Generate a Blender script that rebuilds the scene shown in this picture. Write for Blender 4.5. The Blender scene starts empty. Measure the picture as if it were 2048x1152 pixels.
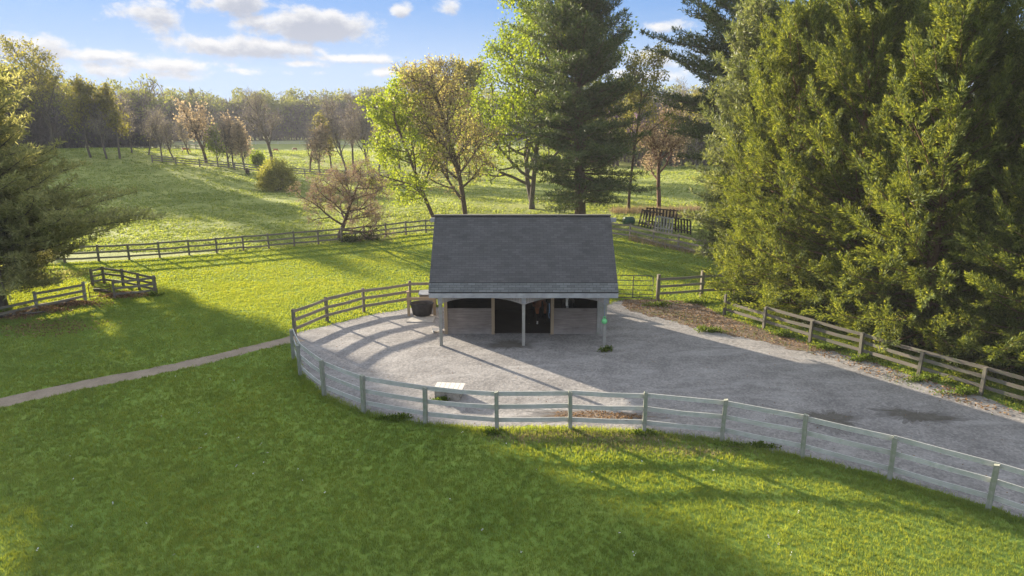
import bpy, bmesh, math, random
import numpy as np
from mathutils import Vector, Matrix

R = math.radians
PI = math.pi
scene = bpy.context.scene
COL = scene.collection

# ------------------------------------------------------------------ camera
CAM_H = 10.4
PITCH = R(14.4)
F = 1365.0                      # focal length in pixels of the 2048 px wide frame
cp, sp = math.cos(PITCH), math.sin(PITCH)
cam_d = bpy.data.cameras.new('camera')
cam = bpy.data.objects.new('camera', cam_d)
COL.objects.link(cam)
cam.location = (0, 0, CAM_H)
cam.rotation_euler = (R(90) - PITCH, 0, 0)
cam_d.sensor_width = 36.0
cam_d.lens = F / 2048.0 * 36.0
cam_d.clip_start = 0.1
cam_d.clip_end = 9000
scene.camera = cam


def smooth(a, b, x):
    t = np.clip((x - a) / (b - a), 0, 1)
    return t * t * (3 - 2 * t)


def H(x, y):
    """terrain height: flat round the shed, gently rolling pasture beyond"""
    d = np.hypot(x, y)
    w = smooth(66, 104, d)
    h = 3.3 * np.exp(-((x + 88) / 48.0) ** 2 - ((y - 138) / 34.0) ** 2)
    h = h + 0.8 * np.exp(-((x - 34) / 26.0) ** 2 - ((y - 120) / 30.0) ** 2)
    h = h - 1.0 * np.exp(-((x + 15) / 30.0) ** 2 - ((y - 120) / 28.0) ** 2)
    h = h + 0.35 * np.sin(x * 0.045 + 0.8) * np.sin(y * 0.037)
    return w * h


def ray(px, py):
    u = (px - 1024.0) / F
    v = (576.0 - py) / F
    return np.array((u, cp + v * sp, -sp + v * cp))


def G(px, py, dz=0.0):
    """where the sight line through a point of the photo meets the ground"""
    d = ray(px, py)
    t = (CAM_H - dz) / max(1e-4, -d[2])
    for _ in range(30):
        p = d * t
        gz = float(H(p[0], p[1])) + dz
        t = 0.5 * t + 0.5 * (CAM_H - gz) / max(1e-4, -d[2])
    p = d * t
    return Vector((p[0], p[1], float(H(p[0], p[1]))))


def P(px, py, Y):
    """the point of that sight line at depth Y"""
    d = ray(px, py)
    t = Y / d[1]
    return Vector((d[0] * t, Y, CAM_H + d[2] * t))


def gz(x, y):
    return float(H(np.float64(x), np.float64(y)))


# ------------------------------------------------------------------ meshes
class MB:
    """collects vertices and faces for ONE mesh"""

    def __init__(self):
        self.v, self.q, self.t, self.uv, self.n = [], [], [], [], 0
        self.qm, self.tm = [], []

    def add(self, V, Q=None, T=None, uv=None, mat=0):
        V = np.asarray(V, dtype=np.float64).reshape(-1, 3)
        self.v.append(V)
        if Q is not None and len(Q):
            Q = np.asarray(Q, dtype=np.int64).reshape(-1, 4)
            self.q.append(Q + self.n)
            self.qm.append(np.full(len(Q), mat, dtype=np.int32))
        if T is not None and len(T):
            T = np.asarray(T, dtype=np.int64).reshape(-1, 3)
            self.t.append(T + self.n)
            self.tm.append(np.full(len(T), mat, dtype=np.int32))
        self.uv.append(np.zeros((len(V), 2)) if uv is None else np.asarray(uv, dtype=np.float64).reshape(-1, 2))
        self.n += len(V)
        return self

    def box(self, c, s, rz=0.0, mat=0, M=None):
        sx, sy, sz = s[0] / 2, s[1] / 2, s[2] / 2
        v = np.array([(-sx, -sy, -sz), (sx, -sy, -sz), (sx, sy, -sz), (-sx, sy, -sz),
                      (-sx, -sy, sz), (sx, -sy, sz), (sx, sy, sz), (-sx, sy, sz)])
        uv = np.array([(p[0] + p[1], p[2]) for p in v])
        if rz:
            c_, s_ = math.cos(rz), math.sin(rz)
            v = np.stack([v[:, 0] * c_ - v[:, 1] * s_, v[:, 0] * s_ + v[:, 1] * c_, v[:, 2]], 1)
        if M is not None:
            v = v @ np.array(M).T
        v = v + np.array(c)
        return self.add(v, [(0, 3, 2, 1), (4, 5, 6, 7), (0, 1, 5, 4), (1, 2, 6, 5), (2, 3, 7, 6), (3, 0, 4, 7)], uv=uv, mat=mat)

    def bar(self, pts, w, h, up=(0, 0, 1), mat=0, jit=0.0, rng=None):
        """a board of width w (across) and height h (along up) swept along pts; uv runs along it"""
        pts = [np.array(p, dtype=float) for p in pts]
        up = np.array(up, dtype=float)
        V, UV = [], []
        L = 0
        o = (rng.uniform(0, 50) if rng else 0.0)
        for i, p in enumerate(pts):
            d = (pts[min(i + 1, len(pts) - 1)] - pts[max(i - 1, 0)])
            d = d / (np.linalg.norm(d) + 1e-9)
            s = np.cross(d, up)
            s = s / (np.linalg.norm(s) + 1e-9)
            u = np.cross(s, d)
            if i:
                L += np.linalg.norm(p - pts[i - 1])
            k = 1 + (rng.uniform(-jit, jit) if (rng and jit) else 0)
            V += [p - s * w / 2 - u * h * k / 2, p + s * w / 2 - u * h * k / 2, p + s * w / 2 + u * h * k / 2, p - s * w / 2 + u * h * k / 2]
            UV += [(L + o, o), (L + o, o + w), (L + o, o + w + h), (L + o, o - h)]
        Q = []
        n = len(pts)
        for i in range(n - 1):
            a, b = i * 4, i * 4 + 4
            for k in range(4):
                Q.append((a + k, b + k, b + (k + 1) % 4, a + (k + 1) % 4))
        Q.append((0, 1, 2, 3))
        e = (n - 1) * 4
        Q.append((e + 3, e + 2, e + 1, e))
        return self.add(V, Q, uv=UV, mat=mat)

    def tube(self, pts, rad, sides=6, mat=0, cap=True):
        pts = np.asarray(pts, dtype=float)
        n = len(pts)
        rad = np.full(n, rad) if np.isscalar(rad) else np.asarray(rad, dtype=float)
        d = np.gradient(pts, axis=0) if n > 1 else np.array([[0, 0, 1.0]])
        d = d / (np.linalg.norm(d, axis=1, keepdims=True) + 1e-9)
        ref = np.array((0.31, 0.17, 0.93)) if abs(d[0][2]) < 0.9 else np.array((0.93, 0.3, 0.1))
        s = np.cross(d, ref)
        s /= (np.linalg.norm(s, axis=1, keepdims=True) + 1e-9)
        u = np.cross(s, d)
        a = np.arange(sides) * 2 * PI / sides
        ring = (s[:, None, :] * np.cos(a)[None, :, None] + u[:, None, :] * np.sin(a)[None, :, None]) * rad[:, None, None]
        V = (pts[:, None, :] + ring).reshape(-1, 3)
        i = np.arange(n - 1)[:, None] * sides
        k = np.arange(sides)[None, :]
        k2 = (k + 1) % sides
        Q = np.stack([i + k, i + k2, i + sides + k2, i + sides + k], -1).reshape(-1, 4)
        L = np.concatenate([[0], np.cumsum(np.linalg.norm(np.diff(pts, axis=0), axis=1))])
        UV = np.stack([np.repeat(L, sides), np.tile(a * 0.2, n)], 1)
        T = None
        if cap:
            T = [(0, j + 1, j) for j in range(1, sides - 1)]
            e = (n - 1) * sides
            T += [(e, e + j, e + j + 1) for j in range(1, sides - 1)]
        return self.add(V, Q, T, uv=UV, mat=mat)

    def lathe(self, prof, c=(0, 0, 0), sides=24, sx=1.0, sy=1.0, mat=0):
        V = []
        for r, z in prof:
            for k in range(sides):
                a = 2 * PI * k / sides
                V.append((c[0] + r * math.cos(a) * sx, c[1] + r * math.sin(a) * sy, c[2] + z))
        Q = []
        for i in range(len(prof) - 1):
            for k in range(sides):
                k2 = (k + 1) % sides
                Q.append((i * sides + k, i * sides + k2, (i + 1) * sides + k2, (i + 1) * sides + k))
        return self.add(V, Q, mat=mat)

    def build(self, name, mats, parent=None, loc=None, smooth_shade=False):
        me = bpy.data.meshes.new(name)
        V = np.concatenate(self.v) if self.v else np.zeros((0, 3))
        UV = np.concatenate(self.uv)
        Q = np.concatenate(self.q) if self.q else np.zeros((0, 4), dtype=np.int64)
        T = np.concatenate(self.t) if self.t else np.zeros((0, 3), dtype=np.int64)
        nl = len(Q) * 4 + len(T) * 3
        me.vertices.add(len(V))
        me.vertices.foreach_set('co', V.astype(np.float32).ravel())
        me.loops.add(nl)
        li = np.concatenate([Q.ravel(), T.ravel()]).astype(np.int32)
        me.loops.foreach_set('vertex_index', li)
        me.polygons.add(len(Q) + len(T))
        ls = np.concatenate([np.arange(len(Q)) * 4, len(Q) * 4 + np.arange(len(T)) * 3]).astype(np.int32)
        me.polygons.foreach_set('loop_start', ls)
        mi = np.concatenate(self.qm + self.tm) if (self.qm or self.tm) else np.zeros(0, dtype=np.int32)
        if not isinstance(mats, (list, tuple)):
            mats = [mats]
        for m in mats:
            me.materials.append(m)
        if len(mats) > 1:
            me.polygons.foreach_set('material_index', mi)
        me.polygons.foreach_set('use_smooth', np.full(len(me.polygons), smooth_shade, dtype=bool))
        uvl = me.uv_layers.new(name='UVMap')
        uvl.data.foreach_set('uv', UV[li].astype(np.float32).ravel())
        me.update(calc_edges=True)
        o = bpy.data.objects.new(name, me)
        COL.objects.link(o)
        if parent is not None:
            o.parent = parent
        if loc is not None:
            o.location = loc
        return o


def tag(o, label=None, cat=None, group=None, kind=None):
    if label: o['label'] = label
    if cat: o['category'] = cat
    if group: o['group'] = group
    if kind: o['kind'] = kind
    return o


def empty(name, loc, label, cat, group=None, rz=0.0):
    o = bpy.data.objects.new(name, None)
    COL.objects.link(o)
    o.location = loc
    o.rotation_euler = (0, 0, rz)
    o.empty_display_size = 0.3
    return tag(o, label, cat, group)


def kids(o):
    return [c for c in bpy.data.objects if c.parent == o]


def copy_tree(o, loc, rz=0.0, s=1.0, label=None):
    c = o.copy()
    COL.objects.link(c)
    c.location = loc
    c.rotation_euler = (0, 0, rz)
    c.scale = (s, s, s)
    if label: c['label'] = label
    for k in kids(o):
        d = k.copy()
        COL.objects.link(d)
        d.parent = c
        for g in kids(k):
            e = g.copy()
            COL.objects.link(e)
            e.parent = d
    return c


# ------------------------------------------------------------------ materials
class NT:
    def __init__(self, tree):
        self.t = tree

    def n(self, typ, **kw):
        nd = self.t.nodes.new(typ)
        for k, v in kw.items():
            setattr(nd, k, v)
        return nd

    def put(self, sock, v):
        if v is None:
            return
        if isinstance(v, bpy.types.NodeSocket):
            self.t.links.new(v, sock)
        else:
            sock.default_value = v

    def m(self, op, a, b=None, c=None, clamp=False):
        nd = self.n('ShaderNodeMath', operation=op)
        nd.use_clamp = clamp
        for i, v in enumerate((a, b, c)):
            self.put(nd.inputs[i], v)
        return nd.outputs[0]

    def noise(self, vec, scale, detail=4, rough=0.55, dist=0.0):
        nd = self.n('ShaderNodeTexNoise')
        self.put(nd.inputs['Vector'], vec)
        nd.inputs['Scale'].default_value = scale
        nd.inputs['Detail'].default_value = detail
        nd.inputs['Roughness'].default_value = rough
        nd.inputs['Distortion'].default_value = dist
        return nd.outputs['Fac']

    def ramp(self, fac, stops, interp='LINEAR'):
        nd = self.n('ShaderNodeValToRGB')
        r = nd.color_ramp
        r.interpolation = interp
        while len(r.elements) < len(stops):
            r.elements.new(0.5)
        for e, (p, c) in zip(r.elements, stops):
            e.position = p
            e.color = (*c, 1) if len(c) == 3 else c
        self.put(nd.inputs[0], fac)
        return nd.outputs[0]

    def mix(self, fac, a, b, blend='MIX'):
        nd = self.n('ShaderNodeMix', data_type='RGBA', blend_type=blend)
        self.put(nd.inputs[0], fac)
        for s, v in ((nd.inputs[6], a), (nd.inputs[7], b)):
            if isinstance(v, tuple) and len(v) == 3:
                v = (*v, 1)
            self.put(s, v)
        return nd.outputs[2]

    def mapping(self, vec, scale=(1, 1, 1), loc=(0, 0, 0)):
        nd = self.n('ShaderNodeMapping')
        self.put(nd.inputs['Vector'], vec)
        nd.inputs['Scale'].default_value = scale
        nd.inputs['Location'].default_value = loc
        return nd.outputs[0]

    def bump(self, h, strength=0.5, dist=0.02):
        nd = self.n('ShaderNodeBump')
        nd.inputs['Strength'].default_value = strength
        nd.inputs['Distance'].default_value = dist
        self.put(nd.inputs['Height'], h)
        return nd.outputs[0]


def new_mat(name):
    m = bpy.data.materials.new(name)
    m.use_nodes = True
    t = m.node_tree
    t.nodes.clear()
    k = NT(t)
    out = k.n('ShaderNodeOutputMaterial')
    return m, k, out


def principled(k, out, col, rough=0.8, bump=None, spec=0.3, metal=0.0):
    b = k.n('ShaderNodeBsdfPrincipled')
    if isinstance(col, tuple) and len(col) == 3:
        col = (*col, 1)
    k.put(b.inputs['Base Color'], col)
    k.put(b.inputs['Roughness'], rough)
    b.inputs['Specular IOR Level'].default_value = spec
    b.inputs['Metallic'].default_value = metal
    if bump is not None:
        k.put(b.inputs['Normal'], bump)
    k.put(out.inputs['Surface'], b.outputs[0])
    return b


def wood(name, c1, c2, moss=None, rough=0.85):
    """weathered boards: the grain runs along each board's own uv"""
    m, k, out = new_mat(name)
    tc = k.n('ShaderNodeTexCoord')
    uv = k.mapping(tc.outputs['UV'], (1.2, 22, 1))
    g = k.noise(uv, 1.0, 6, 0.65)
    big = k.noise(tc.outputs['Object'], 0.9, 3)
    blot = k.noise(tc.outputs['Object'], 5.0, 4, 0.6)
    f = k.m('ADD', k.m('MULTIPLY', g, 0.6), k.m('MULTIPLY', big, 0.4))
    col = k.ramp(f, [(0.3, c1), (0.7, c2)])
    knots = k.ramp(k.noise(k.mapping(tc.outputs['UV'], (2.5, 9, 1)), 1.0, 2), [(0.68, (1, 1, 1)), (0.78, (0.45, 0.4, 0.36))])
    col = k.mix(1.0, col, knots, 'MULTIPLY')
    if moss:
        col = k.mix(k.ramp(blot, [(0.45, (0, 0, 0)), (0.7, (0.8, 0.8, 0.8))]), col, moss)
    principled(k, out, col, rough, k.bump(k.m('ADD', g, k.m('MULTIPLY', blot, 0.4)), 0.5, 0.008), spec=0.2)
    return m


def leafmat(name, stops, trans=0.35, rough=0.7, spec=0.12, patch=0.3, tint=None, fine=None):
    """leaves or needles: every leaf its own tone, light comes through"""
    m, k, out = new_mat(name)
    geo = k.n('ShaderNodeNewGeometry')
    tc = k.n('ShaderNodeTexCoord')
    rnd = geo.outputs['Random Per Island']
    big = k.noise(tc.outputs['Object'], 0.55, 2)
    f = k.m('ADD', k.m('MULTIPLY', rnd, 1 - patch), k.m('MULTIPLY', big, patch))
    if fine:
        fn = k.noise(tc.outputs['Object'], fine, 3, 0.6)
        wide = k.noise(tc.outputs['Object'], 0.16, 3, 0.6)
        f = k.m('ADD', k.m('MULTIPLY', f, 0.5), k.m('MULTIPLY', k.m('SUBTRACT', k.m('ADD', k.m('MULTIPLY', fn, 0.6), k.m('MULTIPLY', wide, 0.4)), 0.5), 2.0))
        f = k.m('ADD', f, 0.25)
    col = k.ramp(f, stops)
    b = k.n('ShaderNodeBsdfPrincipled')
    k.put(b.inputs['Base Color'], col)
    b.inputs['Roughness'].default_value = rough
    b.inputs['Specular IOR Level'].default_value = spec
    tr = k.n('ShaderNodeBsdfTranslucent')
    k.put(tr.inputs['Color'], k.mix(1.0, col, tint or (1.25, 1.2, 0.55), 'MULTIPLY'))
    mx = k.n('ShaderNodeMixShader')
    mx.inputs[0].default_value = trans
    k.put(mx.inputs[1], b.outputs[0])
    k.put(mx.inputs[2], tr.outputs[0])
    k.put(out.inputs['Surface'], mx.outputs[0])
    return m


def plain(name, c, rough=0.6, spec=0.3, var=0.15, scale=6.0, metal=0.0, bumpy=0.2):
    m, k, out = new_mat(name)
    tc = k.n('ShaderNodeTexCoord')
    n1 = k.noise(tc.outputs['Object'], scale, 5, 0.6)
    lo = tuple(x * (1 - var * 2) for x in c)
    hi = tuple(min(1, x * (1 + var * 2)) for x in c)
    principled(k, out, k.ramp(n1, [(0.3, lo), (0.7, hi)]), rough, k.bump(n1, bumpy, 0.01), spec, metal)
    return m


def bark(name, c1, c2):
    m, k, out = new_mat(name)
    tc = k.n('ShaderNodeTexCoord')
    n1 = k.noise(k.mapping(tc.outputs['Object'], (7, 7, 1.6)), 1.5, 6, 0.7)
    principled(k, out, k.ramp(n1, [(0.3, c1), (0.72, c2)]), 0.9, k.bump(n1, 0.7, 0.03), 0.1)
    return m

HAZE = 0.0003
CLOUD_LIT = (1.88, 1.87, 1.86)
CLOUD_SHADE = (1.0, 1.06, 1.24)
VEIL = (1.29, 1.58, 1.95)

# ------------------------------------------------------------------ render look
scene.view_settings.view_transform = 'Standard'
scene.view_settings.look = 'None'
scene.view_settings.gamma = 1.0
scene.view_settings.exposure = EXPOSURE = 2.08
try:
    scene.cycles.use_denoising = True
    scene.cycles.denoiser = 'OPENIMAGEDENOISE'
    scene.cycles.denoising_prefilter = 'NONE'
    scene.cycles.max_bounces = 7
    scene.cycles.diffuse_bounces = 3
    scene.cycles.glossy_bounces = 2
    scene.cycles.transmission_bounces = 3
    scene.cycles.transparent_max_bounces = 6
    scene.cycles.sample_clamp_indirect = 6.0
except Exception:
    pass

SUN_EL = R(12.0)
SUN_AZ = R(-44.5)               # measured from +Y, clockwise: the sun stands beyond the shed, to the left
sun_dir = Vector((math.sin(SUN_AZ) * math.cos(SUN_EL), math.cos(SUN_AZ) * math.cos(SUN_EL), math.sin(SUN_EL)))
sd = bpy.data.lights.new('sun', 'SUN')
sd.energy = 5.0
sd.angle = R(0.6)
sd.color = (1.0, 0.87, 0.68)
sun = bpy.data.objects.new('sun', sd)
COL.objects.link(sun)
sun.location = sun_dir * 200
sun.rotation_euler = sun_dir.to_track_quat('Z', 'Y').to_euler()

w = bpy.data.worlds.new('World')
scene.world = w
w.use_nodes = True
wt = w.node_tree
wt.nodes.clear()
k = NT(wt)
wo = k.n('ShaderNodeOutputWorld')
bg = k.n('ShaderNodeBackground')
bg.inputs['Strength'].default_value = 0.118
sky = k.n('ShaderNodeTexSky', sky_type='NISHITA')
sky.sun_disc = False
sky.sun_elevation = SUN_EL
sky.sun_rotation = SUN_AZ
sky.altitude = 100
sky.air_density = 1.0
sky.dust_density = 0.4
sky.ozone_density = 2.5
geo = k.n('ShaderNodeTexCoord')
sx = k.n('ShaderNodeSeparateXYZ')
k.put(sx.inputs[0], geo.outputs['Generated'])
X, Y, Z = sx.outputs
az = k.m('ARCTAN2', X, Y)
el = k.m('ARCSINE', k.m('MINIMUM', k.m('MAXIMUM', Z, -1.0), 1.0))
CLOUDS = [  # centre and half size of each cloud, as seen from the paddock, in pixels of the photo; strength
    (305, 30, 62, 30, 1.0), (470, 6, 100, 26, 1.0), (625, 52, 118, 33, 1.35), (505, 96, 150, 22, 1.15), (800, 18, 24, 20, 1.0),
    (900, 14, 30, 18, 1.0), (715, 118, 105, 11, 1.0), (610, 128, 56, 9, .9), (760, 145, 36, 11, .9), (40, 92, 80, 24, 1.1),
    (170, 108, 130, 13, .9), (325, 128, 110, 20, 1.0), (250, 142, 200, 17, .75), (470, 143, 130, 9, .6), (1300, 118, 70, 24, .95),
    (1285, 150, 95, 16, .9), (1330, 52, 60, 16, .85), (320, 172, 80, 8, .45), (630, 146, 30, 6, .6)]


def dens(azs, els):
    """cloud cover along a direction: named clouds with ragged, billowing edges"""
    cv = k.n('ShaderNodeCombineXYZ')
    k.put(cv.inputs[0], k.m('MULTIPLY', azs, 1.0))
    k.put(cv.inputs[1], k.m('MULTIPLY', els, 1.6))
    n1 = k.noise(cv.outputs[0], 24.0, 9, 0.64, 0.1)
    n0 = k.noise(cv.outputs[0], 5.0, 4, 0.5)
    acc = None
    for px, py, rx, ry, s in CLOUDS:
        d = ray(px, py)
        a0 = math.atan2(d[0], d[1])
        e0 = math.asin(d[2] / np.linalg.norm(d))
        ax, ey = rx / F * 0.92, ry / F * 0.92
        dx = k.m('DIVIDE', k.m('SUBTRACT', azs, a0), ax)
        dy = k.m('DIVIDE', k.m('SUBTRACT', els, e0), ey)
        r2 = k.m('ADD', k.m('MULTIPLY', dx, dx), k.m('MULTIPLY', dy, dy))
        v = k.m('MULTIPLY', k.m('EXPONENT', k.m('MULTIPLY', r2, -0.8)), s)
        acc = v if acc is None else k.m('MAXIMUM', acc, v)
    # unseen loose cloud added over the rest of the sky for brighter, neutral fill
    rest = k.m('MULTIPLY', k.m('SUBTRACT', n0, 0.44), 4.0)
    hi = k.m('MULTIPLY', k.m('SUBTRACT', els, 0.16), 6.0, clamp=True)
    acc = k.m('MAXIMUM', acc, k.m('MULTIPLY', rest, hi))
    return k.m('ADD', acc, k.m('MULTIPLY', k.m('SUBTRACT', n1, 0.5), 1.95))


d1 = dens(az, el)
d2 = dens(k.m('SUBTRACT', az, 0.003), k.m('ADD', el, 0.0085))
mr = k.n('ShaderNodeMapRange', interpolation_type='SMOOTHSTEP')
k.put(mr.inputs[0], d1)
mr.inputs[1].default_value = 0.38
mr.inputs[2].default_value = 0.88
cover = mr.outputs[0]
mr2 = k.n('ShaderNodeMapRange', interpolation_type='SMOOTHSTEP')
k.put(mr2.inputs[0], d2)
mr2.inputs[1].default_value = 0.35
mr2.inputs[2].default_value = 1.15
shade = mr2.outputs[0]
ccol = k.mix(shade, CLOUD_LIT, CLOUD_SHADE)
vm = k.n('ShaderNodeVectorMath', operation='MULTIPLY_ADD')       # the glare round the sun is held back, as in the photo
k.put(vm.inputs[0], sky.outputs[0])
vm.inputs[1].default_value = (.55, .55, .55)
vm.inputs[2].default_value = (1, 1, 1)
vd = k.n('ShaderNodeVectorMath', operation='DIVIDE')
k.put(vd.inputs[0], sky.outputs[0])
k.put(vd.inputs[1], vm.outputs[0])
hs = k.n('ShaderNodeHueSaturation')
k.put(hs.inputs['Color'], vd.outputs[0])
hs.inputs['Saturation'].default_value = 1.15
hs.inputs['Value'].default_value = 1.0
skyc = k.mix(1.0, hs.outputs['Color'], (0.42, 0.71, 1.28), 'MULTIPLY')
# thin veil near the horizon
veil = k.m('MULTIPLY', k.m('SUBTRACT', 0.14, el), 7.5, clamp=True)
skyc = k.mix(k.m('MULTIPLY', veil, 0.75), skyc, VEIL)
# bright layer added to the unseen upper sky to lift the fill light
high_fill = k.n('ShaderNodeMapRange', interpolation_type='SMOOTHSTEP')
k.put(high_fill.inputs[0], el)
high_fill.inputs[1].default_value = 0.16
high_fill.inputs[2].default_value = 0.42
skyc = k.mix(k.m('MULTIPLY', high_fill.outputs[0], 0.75), skyc, (2.45, 2.62, 2.85))
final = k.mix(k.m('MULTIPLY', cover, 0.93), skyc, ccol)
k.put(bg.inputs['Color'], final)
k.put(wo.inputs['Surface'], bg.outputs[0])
try:
    w.cycles.sampling_method = 'MANUAL'
    w.cycles.sample_map_resolution = 512
except Exception:
    pass

# ------------------------------------------------------------------ materials of the place
M = {}
M['rail_grey'] = wood('rail_grey', (0.33, 0.325, 0.305), (0.61, 0.60, 0.57), moss=(0.36, 0.38, 0.33))
M['post_green'] = wood('post_green', (0.19, 0.19, 0.155), (0.37, 0.37, 0.32), moss=(0.175, 0.22, 0.125))
M['rail_brown'] = wood('rail_brown', (0.13, 0.11, 0.09), (0.27, 0.23, 0.19), moss=(0.16, 0.18, 0.11))
M['post_brown'] = wood('post_brown', (0.11, 0.09, 0.075), (0.22, 0.18, 0.14), moss=(0.14, 0.17, 0.09))
M['rail_warm'] = wood('rail_warm', (0.15, 0.125, 0.10), (0.30, 0.255, 0.21), moss=(0.17, 0.17, 0.12))
M['barn_grey'] = wood('barn_grey', (0.10, 0.088, 0.083), (0.31, 0.28, 0.265))
M['rail_dark'] = wood('rail_dark', (0.095, 0.082, 0.068), (0.20, 0.175, 0.145), moss=(0.12, 0.135, 0.085))
M['barn_post'] = wood('barn_post', (0.20, 0.19, 0.17), (0.38, 0.365, 0.335), moss=(0.24, 0.25, 0.19))
M['barn_tan'] = wood('barn_tan', (0.26, 0.19, 0.12), (0.42, 0.32, 0.21))
M['shaded_wood'] = wood('shaded_wood', (0.02, 0.016, 0.014), (0.05, 0.04, 0.034))  # shade put into the wood colour: shed interior, backlit feeder panels
def dusty_boards():
    m = wood('half_wall_boards', (0.085, 0.066, 0.057), (0.30, 0.255, 0.225))
    k = NT(m.node_tree)
    b = [n for n in m.node_tree.nodes if n.type == 'BSDF_PRINCIPLED'][0]
    col = b.inputs['Base Color'].links[0].from_socket
    tc = k.n('ShaderNodeTexCoord')
    sx_ = k.n('ShaderNodeSeparateXYZ')
    k.put(sx_.inputs[0], tc.outputs['Object'])
    nz = k.noise(tc.outputs['Object'], 2.2, 5, 0.65)
    f = k.m('ADD', k.m('MULTIPLY', sx_.outputs[2], -1.5), k.m('MULTIPLY', nz, 1.3))     # splashed dust along the foot of the boards
    f = k.m('MULTIPLY', f, 0.8, clamp=True)
    k.put(b.inputs['Base Color'], k.mix(f, col, (0.34, 0.32, 0.30)))
    return m


M['half_wall'] = dusty_boards()
M['valance'] = wood('valance', (0.19, 0.165, 0.15), (0.40, 0.36, 0.335))
M['fascia'] = plain('fascia', (0.30, 0.305, 0.315), 0.6, 0.3, 0.1, 3.0)
M['pale_board'] = wood('pale_board', (0.52, 0.48, 0.42), (0.7, 0.66, 0.6))
M['steel'] = plain('steel', (0.09, 0.085, 0.08), 0.55, 0.4, 0.15, 9, 0.3)
M['rust'] = plain('rust', (0.13, 0.075, 0.05), 0.8, 0.2, 0.2, 12)
M['rubber'] = plain('rubber', (0.035, 0.032, 0.032), 0.65, 0.3, 0.25, 5)
M['water'] = plain('water', (0.02, 0.025, 0.02), 0.05, 0.5, 0.1, 5, 0, 0.02)
M['concrete'] = plain('concrete', (0.36, 0.34, 0.31), 0.9, 0.15, 0.15, 3, 0, 0.4)
M['stone'] = plain('stone', (0.26, 0.24, 0.21), 0.9, 0.15, 0.25, 4, 0, 0.6)
M['ball_green'] = plain('ball_green', (0.16, 0.55, 0.22), 0.5, 0.35, 0.08, 5)
M['rope'] = plain('rope', (0.14, 0.2, 0.28), 0.9, 0.1, 0.1, 30)
M['drum_green'] = plain('drum_green', (0.03, 0.09, 0.05), 0.5, 0.4, 0.15, 6)
M['bay'] = plain('bay', (0.30, 0.105, 0.045), 0.45, 0.3, 0.15, 3)
M['chestnut'] = plain('chestnut', (0.22, 0.085, 0.03), 0.5, 0.3, 0.15, 3)
M['black_coat'] = plain('black_coat', (0.012, 0.01, 0.009), 0.55, 0.3, 0.15, 3)
M['dark_bay'] = plain('dark_bay', (0.05, 0.026, 0.016), 0.5, 0.3, 0.15, 3)
M['horse_hair'] = plain('horse_hair', (0.012, 0.009, 0.008), 0.7, 0.2, 0.1, 20)
M['horse_white'] = plain('horse_white', (0.7, 0.66, 0.62), 0.7, 0.2, 0.05, 8)
M['bark_grey'] = bark('bark_grey', (0.07, 0.058, 0.048), (0.17, 0.145, 0.12))
M['bark_brown'] = bark('bark_brown', (0.065, 0.046, 0.034), (0.16, 0.115, 0.082))
M['bark_cedar'] = bark('bark_cedar', (0.10, 0.062, 0.04), (0.24, 0.15, 0.095))
M['bark_red'] = bark('bark_red', (0.09, 0.05, 0.038), (0.2, 0.12, 0.09))
M['twig_grey'] = leafmat('twig_grey', [(0.2, (0.14, 0.125, 0.12)), (0.8, (0.27, 0.24, 0.225))], 0.15, 0.9, tint=(1.1, 1.0, 0.95))
M['twig_red'] = leafmat('twig_red', [(0.2, (0.19, 0.13, 0.105)), (0.8, (0.36, 0.265, 0.21))], 0.2, 0.9, tint=(1.1, 1.0, 0.9))
M['pine'] = leafmat('pine', [(0.1, (0.035, 0.06, 0.024)), (0.5, (0.07, 0.105, 0.04)), (0.9, (0.155, 0.175, 0.065))], 0.36, 0.55, 0.25, 0.4)
M['white_pine'] = leafmat('white_pine', [(0.1, (0.165, 0.18, 0.085)), (0.5, (0.265, 0.275, 0.125)), (0.9, (0.40, 0.385, 0.19))], 0.55, 0.55, 0.25, 0.4, tint=(1.35, 1.25, 0.8))
M['soft_pine'] = leafmat('soft_pine', [(0.1, (0.085, 0.11, 0.05)), (0.5, (0.15, 0.18, 0.08)), (0.9, (0.25, 0.255, 0.125))], 0.42, 0.55, 0.25, 0.4)
M['cedar'] = leafmat('cedar', [(0.08, (0.042, 0.062, 0.016)), (0.5, (0.105, 0.145, 0.036)), (0.85, (0.235, 0.27, 0.072)), (0.97, (0.30, 0.235, 0.095))], 0.43, 0.6, 0.2, 0.4, tint=(1.65, 1.4, 0.5))
M['lime'] = leafmat('lime', [(0.1, (0.14, 0.19, 0.02)), (0.5, (0.22, 0.28, 0.03)), (0.9, (0.32, 0.36, 0.05))], 0.5, 0.6, 0.15, 0.3)
M['fresh'] = leafmat('fresh', [(0.1, (0.10, 0.15, 0.018)), (0.5, (0.18, 0.24, 0.025)), (0.9, (0.27, 0.31, 0.04))], 0.5, 0.6, 0.15, 0.3)
M['budding'] = leafmat('budding', [(0.1, (0.29, 0.25, 0.10)), (0.5, (0.39, 0.35, 0.14)), (0.9, (0.47, 0.45, 0.18))], 0.48, 0.7, 0.12, 0.3, tint=(1.2, 1.15, 0.7))
M['crab_leaf'] = leafmat('crab_leaf', [(0.1, (0.20, 0.13, 0.08)), (0.5, (0.28, 0.21, 0.11)), (0.9, (0.29, 0.29, 0.10))], 0.35, 0.7, 0.1, 0.3, tint=(1.1, 1.05, 0.8))
M['orange_bud'] = leafmat('orange_bud', [(0.1, (0.27, 0.205, 0.135)), (0.9, (0.44, 0.355, 0.24))], 0.4, 0.7, 0.1, 0.3, tint=(1.1, 1.05, 0.85))
M['olive'] = leafmat('olive', [(0.1, (0.15, 0.15, 0.05)), (0.5, (0.23, 0.22, 0.07)), (0.9, (0.31, 0.28, 0.10))], 0.45, 0.7, 0.12, 0.4)
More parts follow.
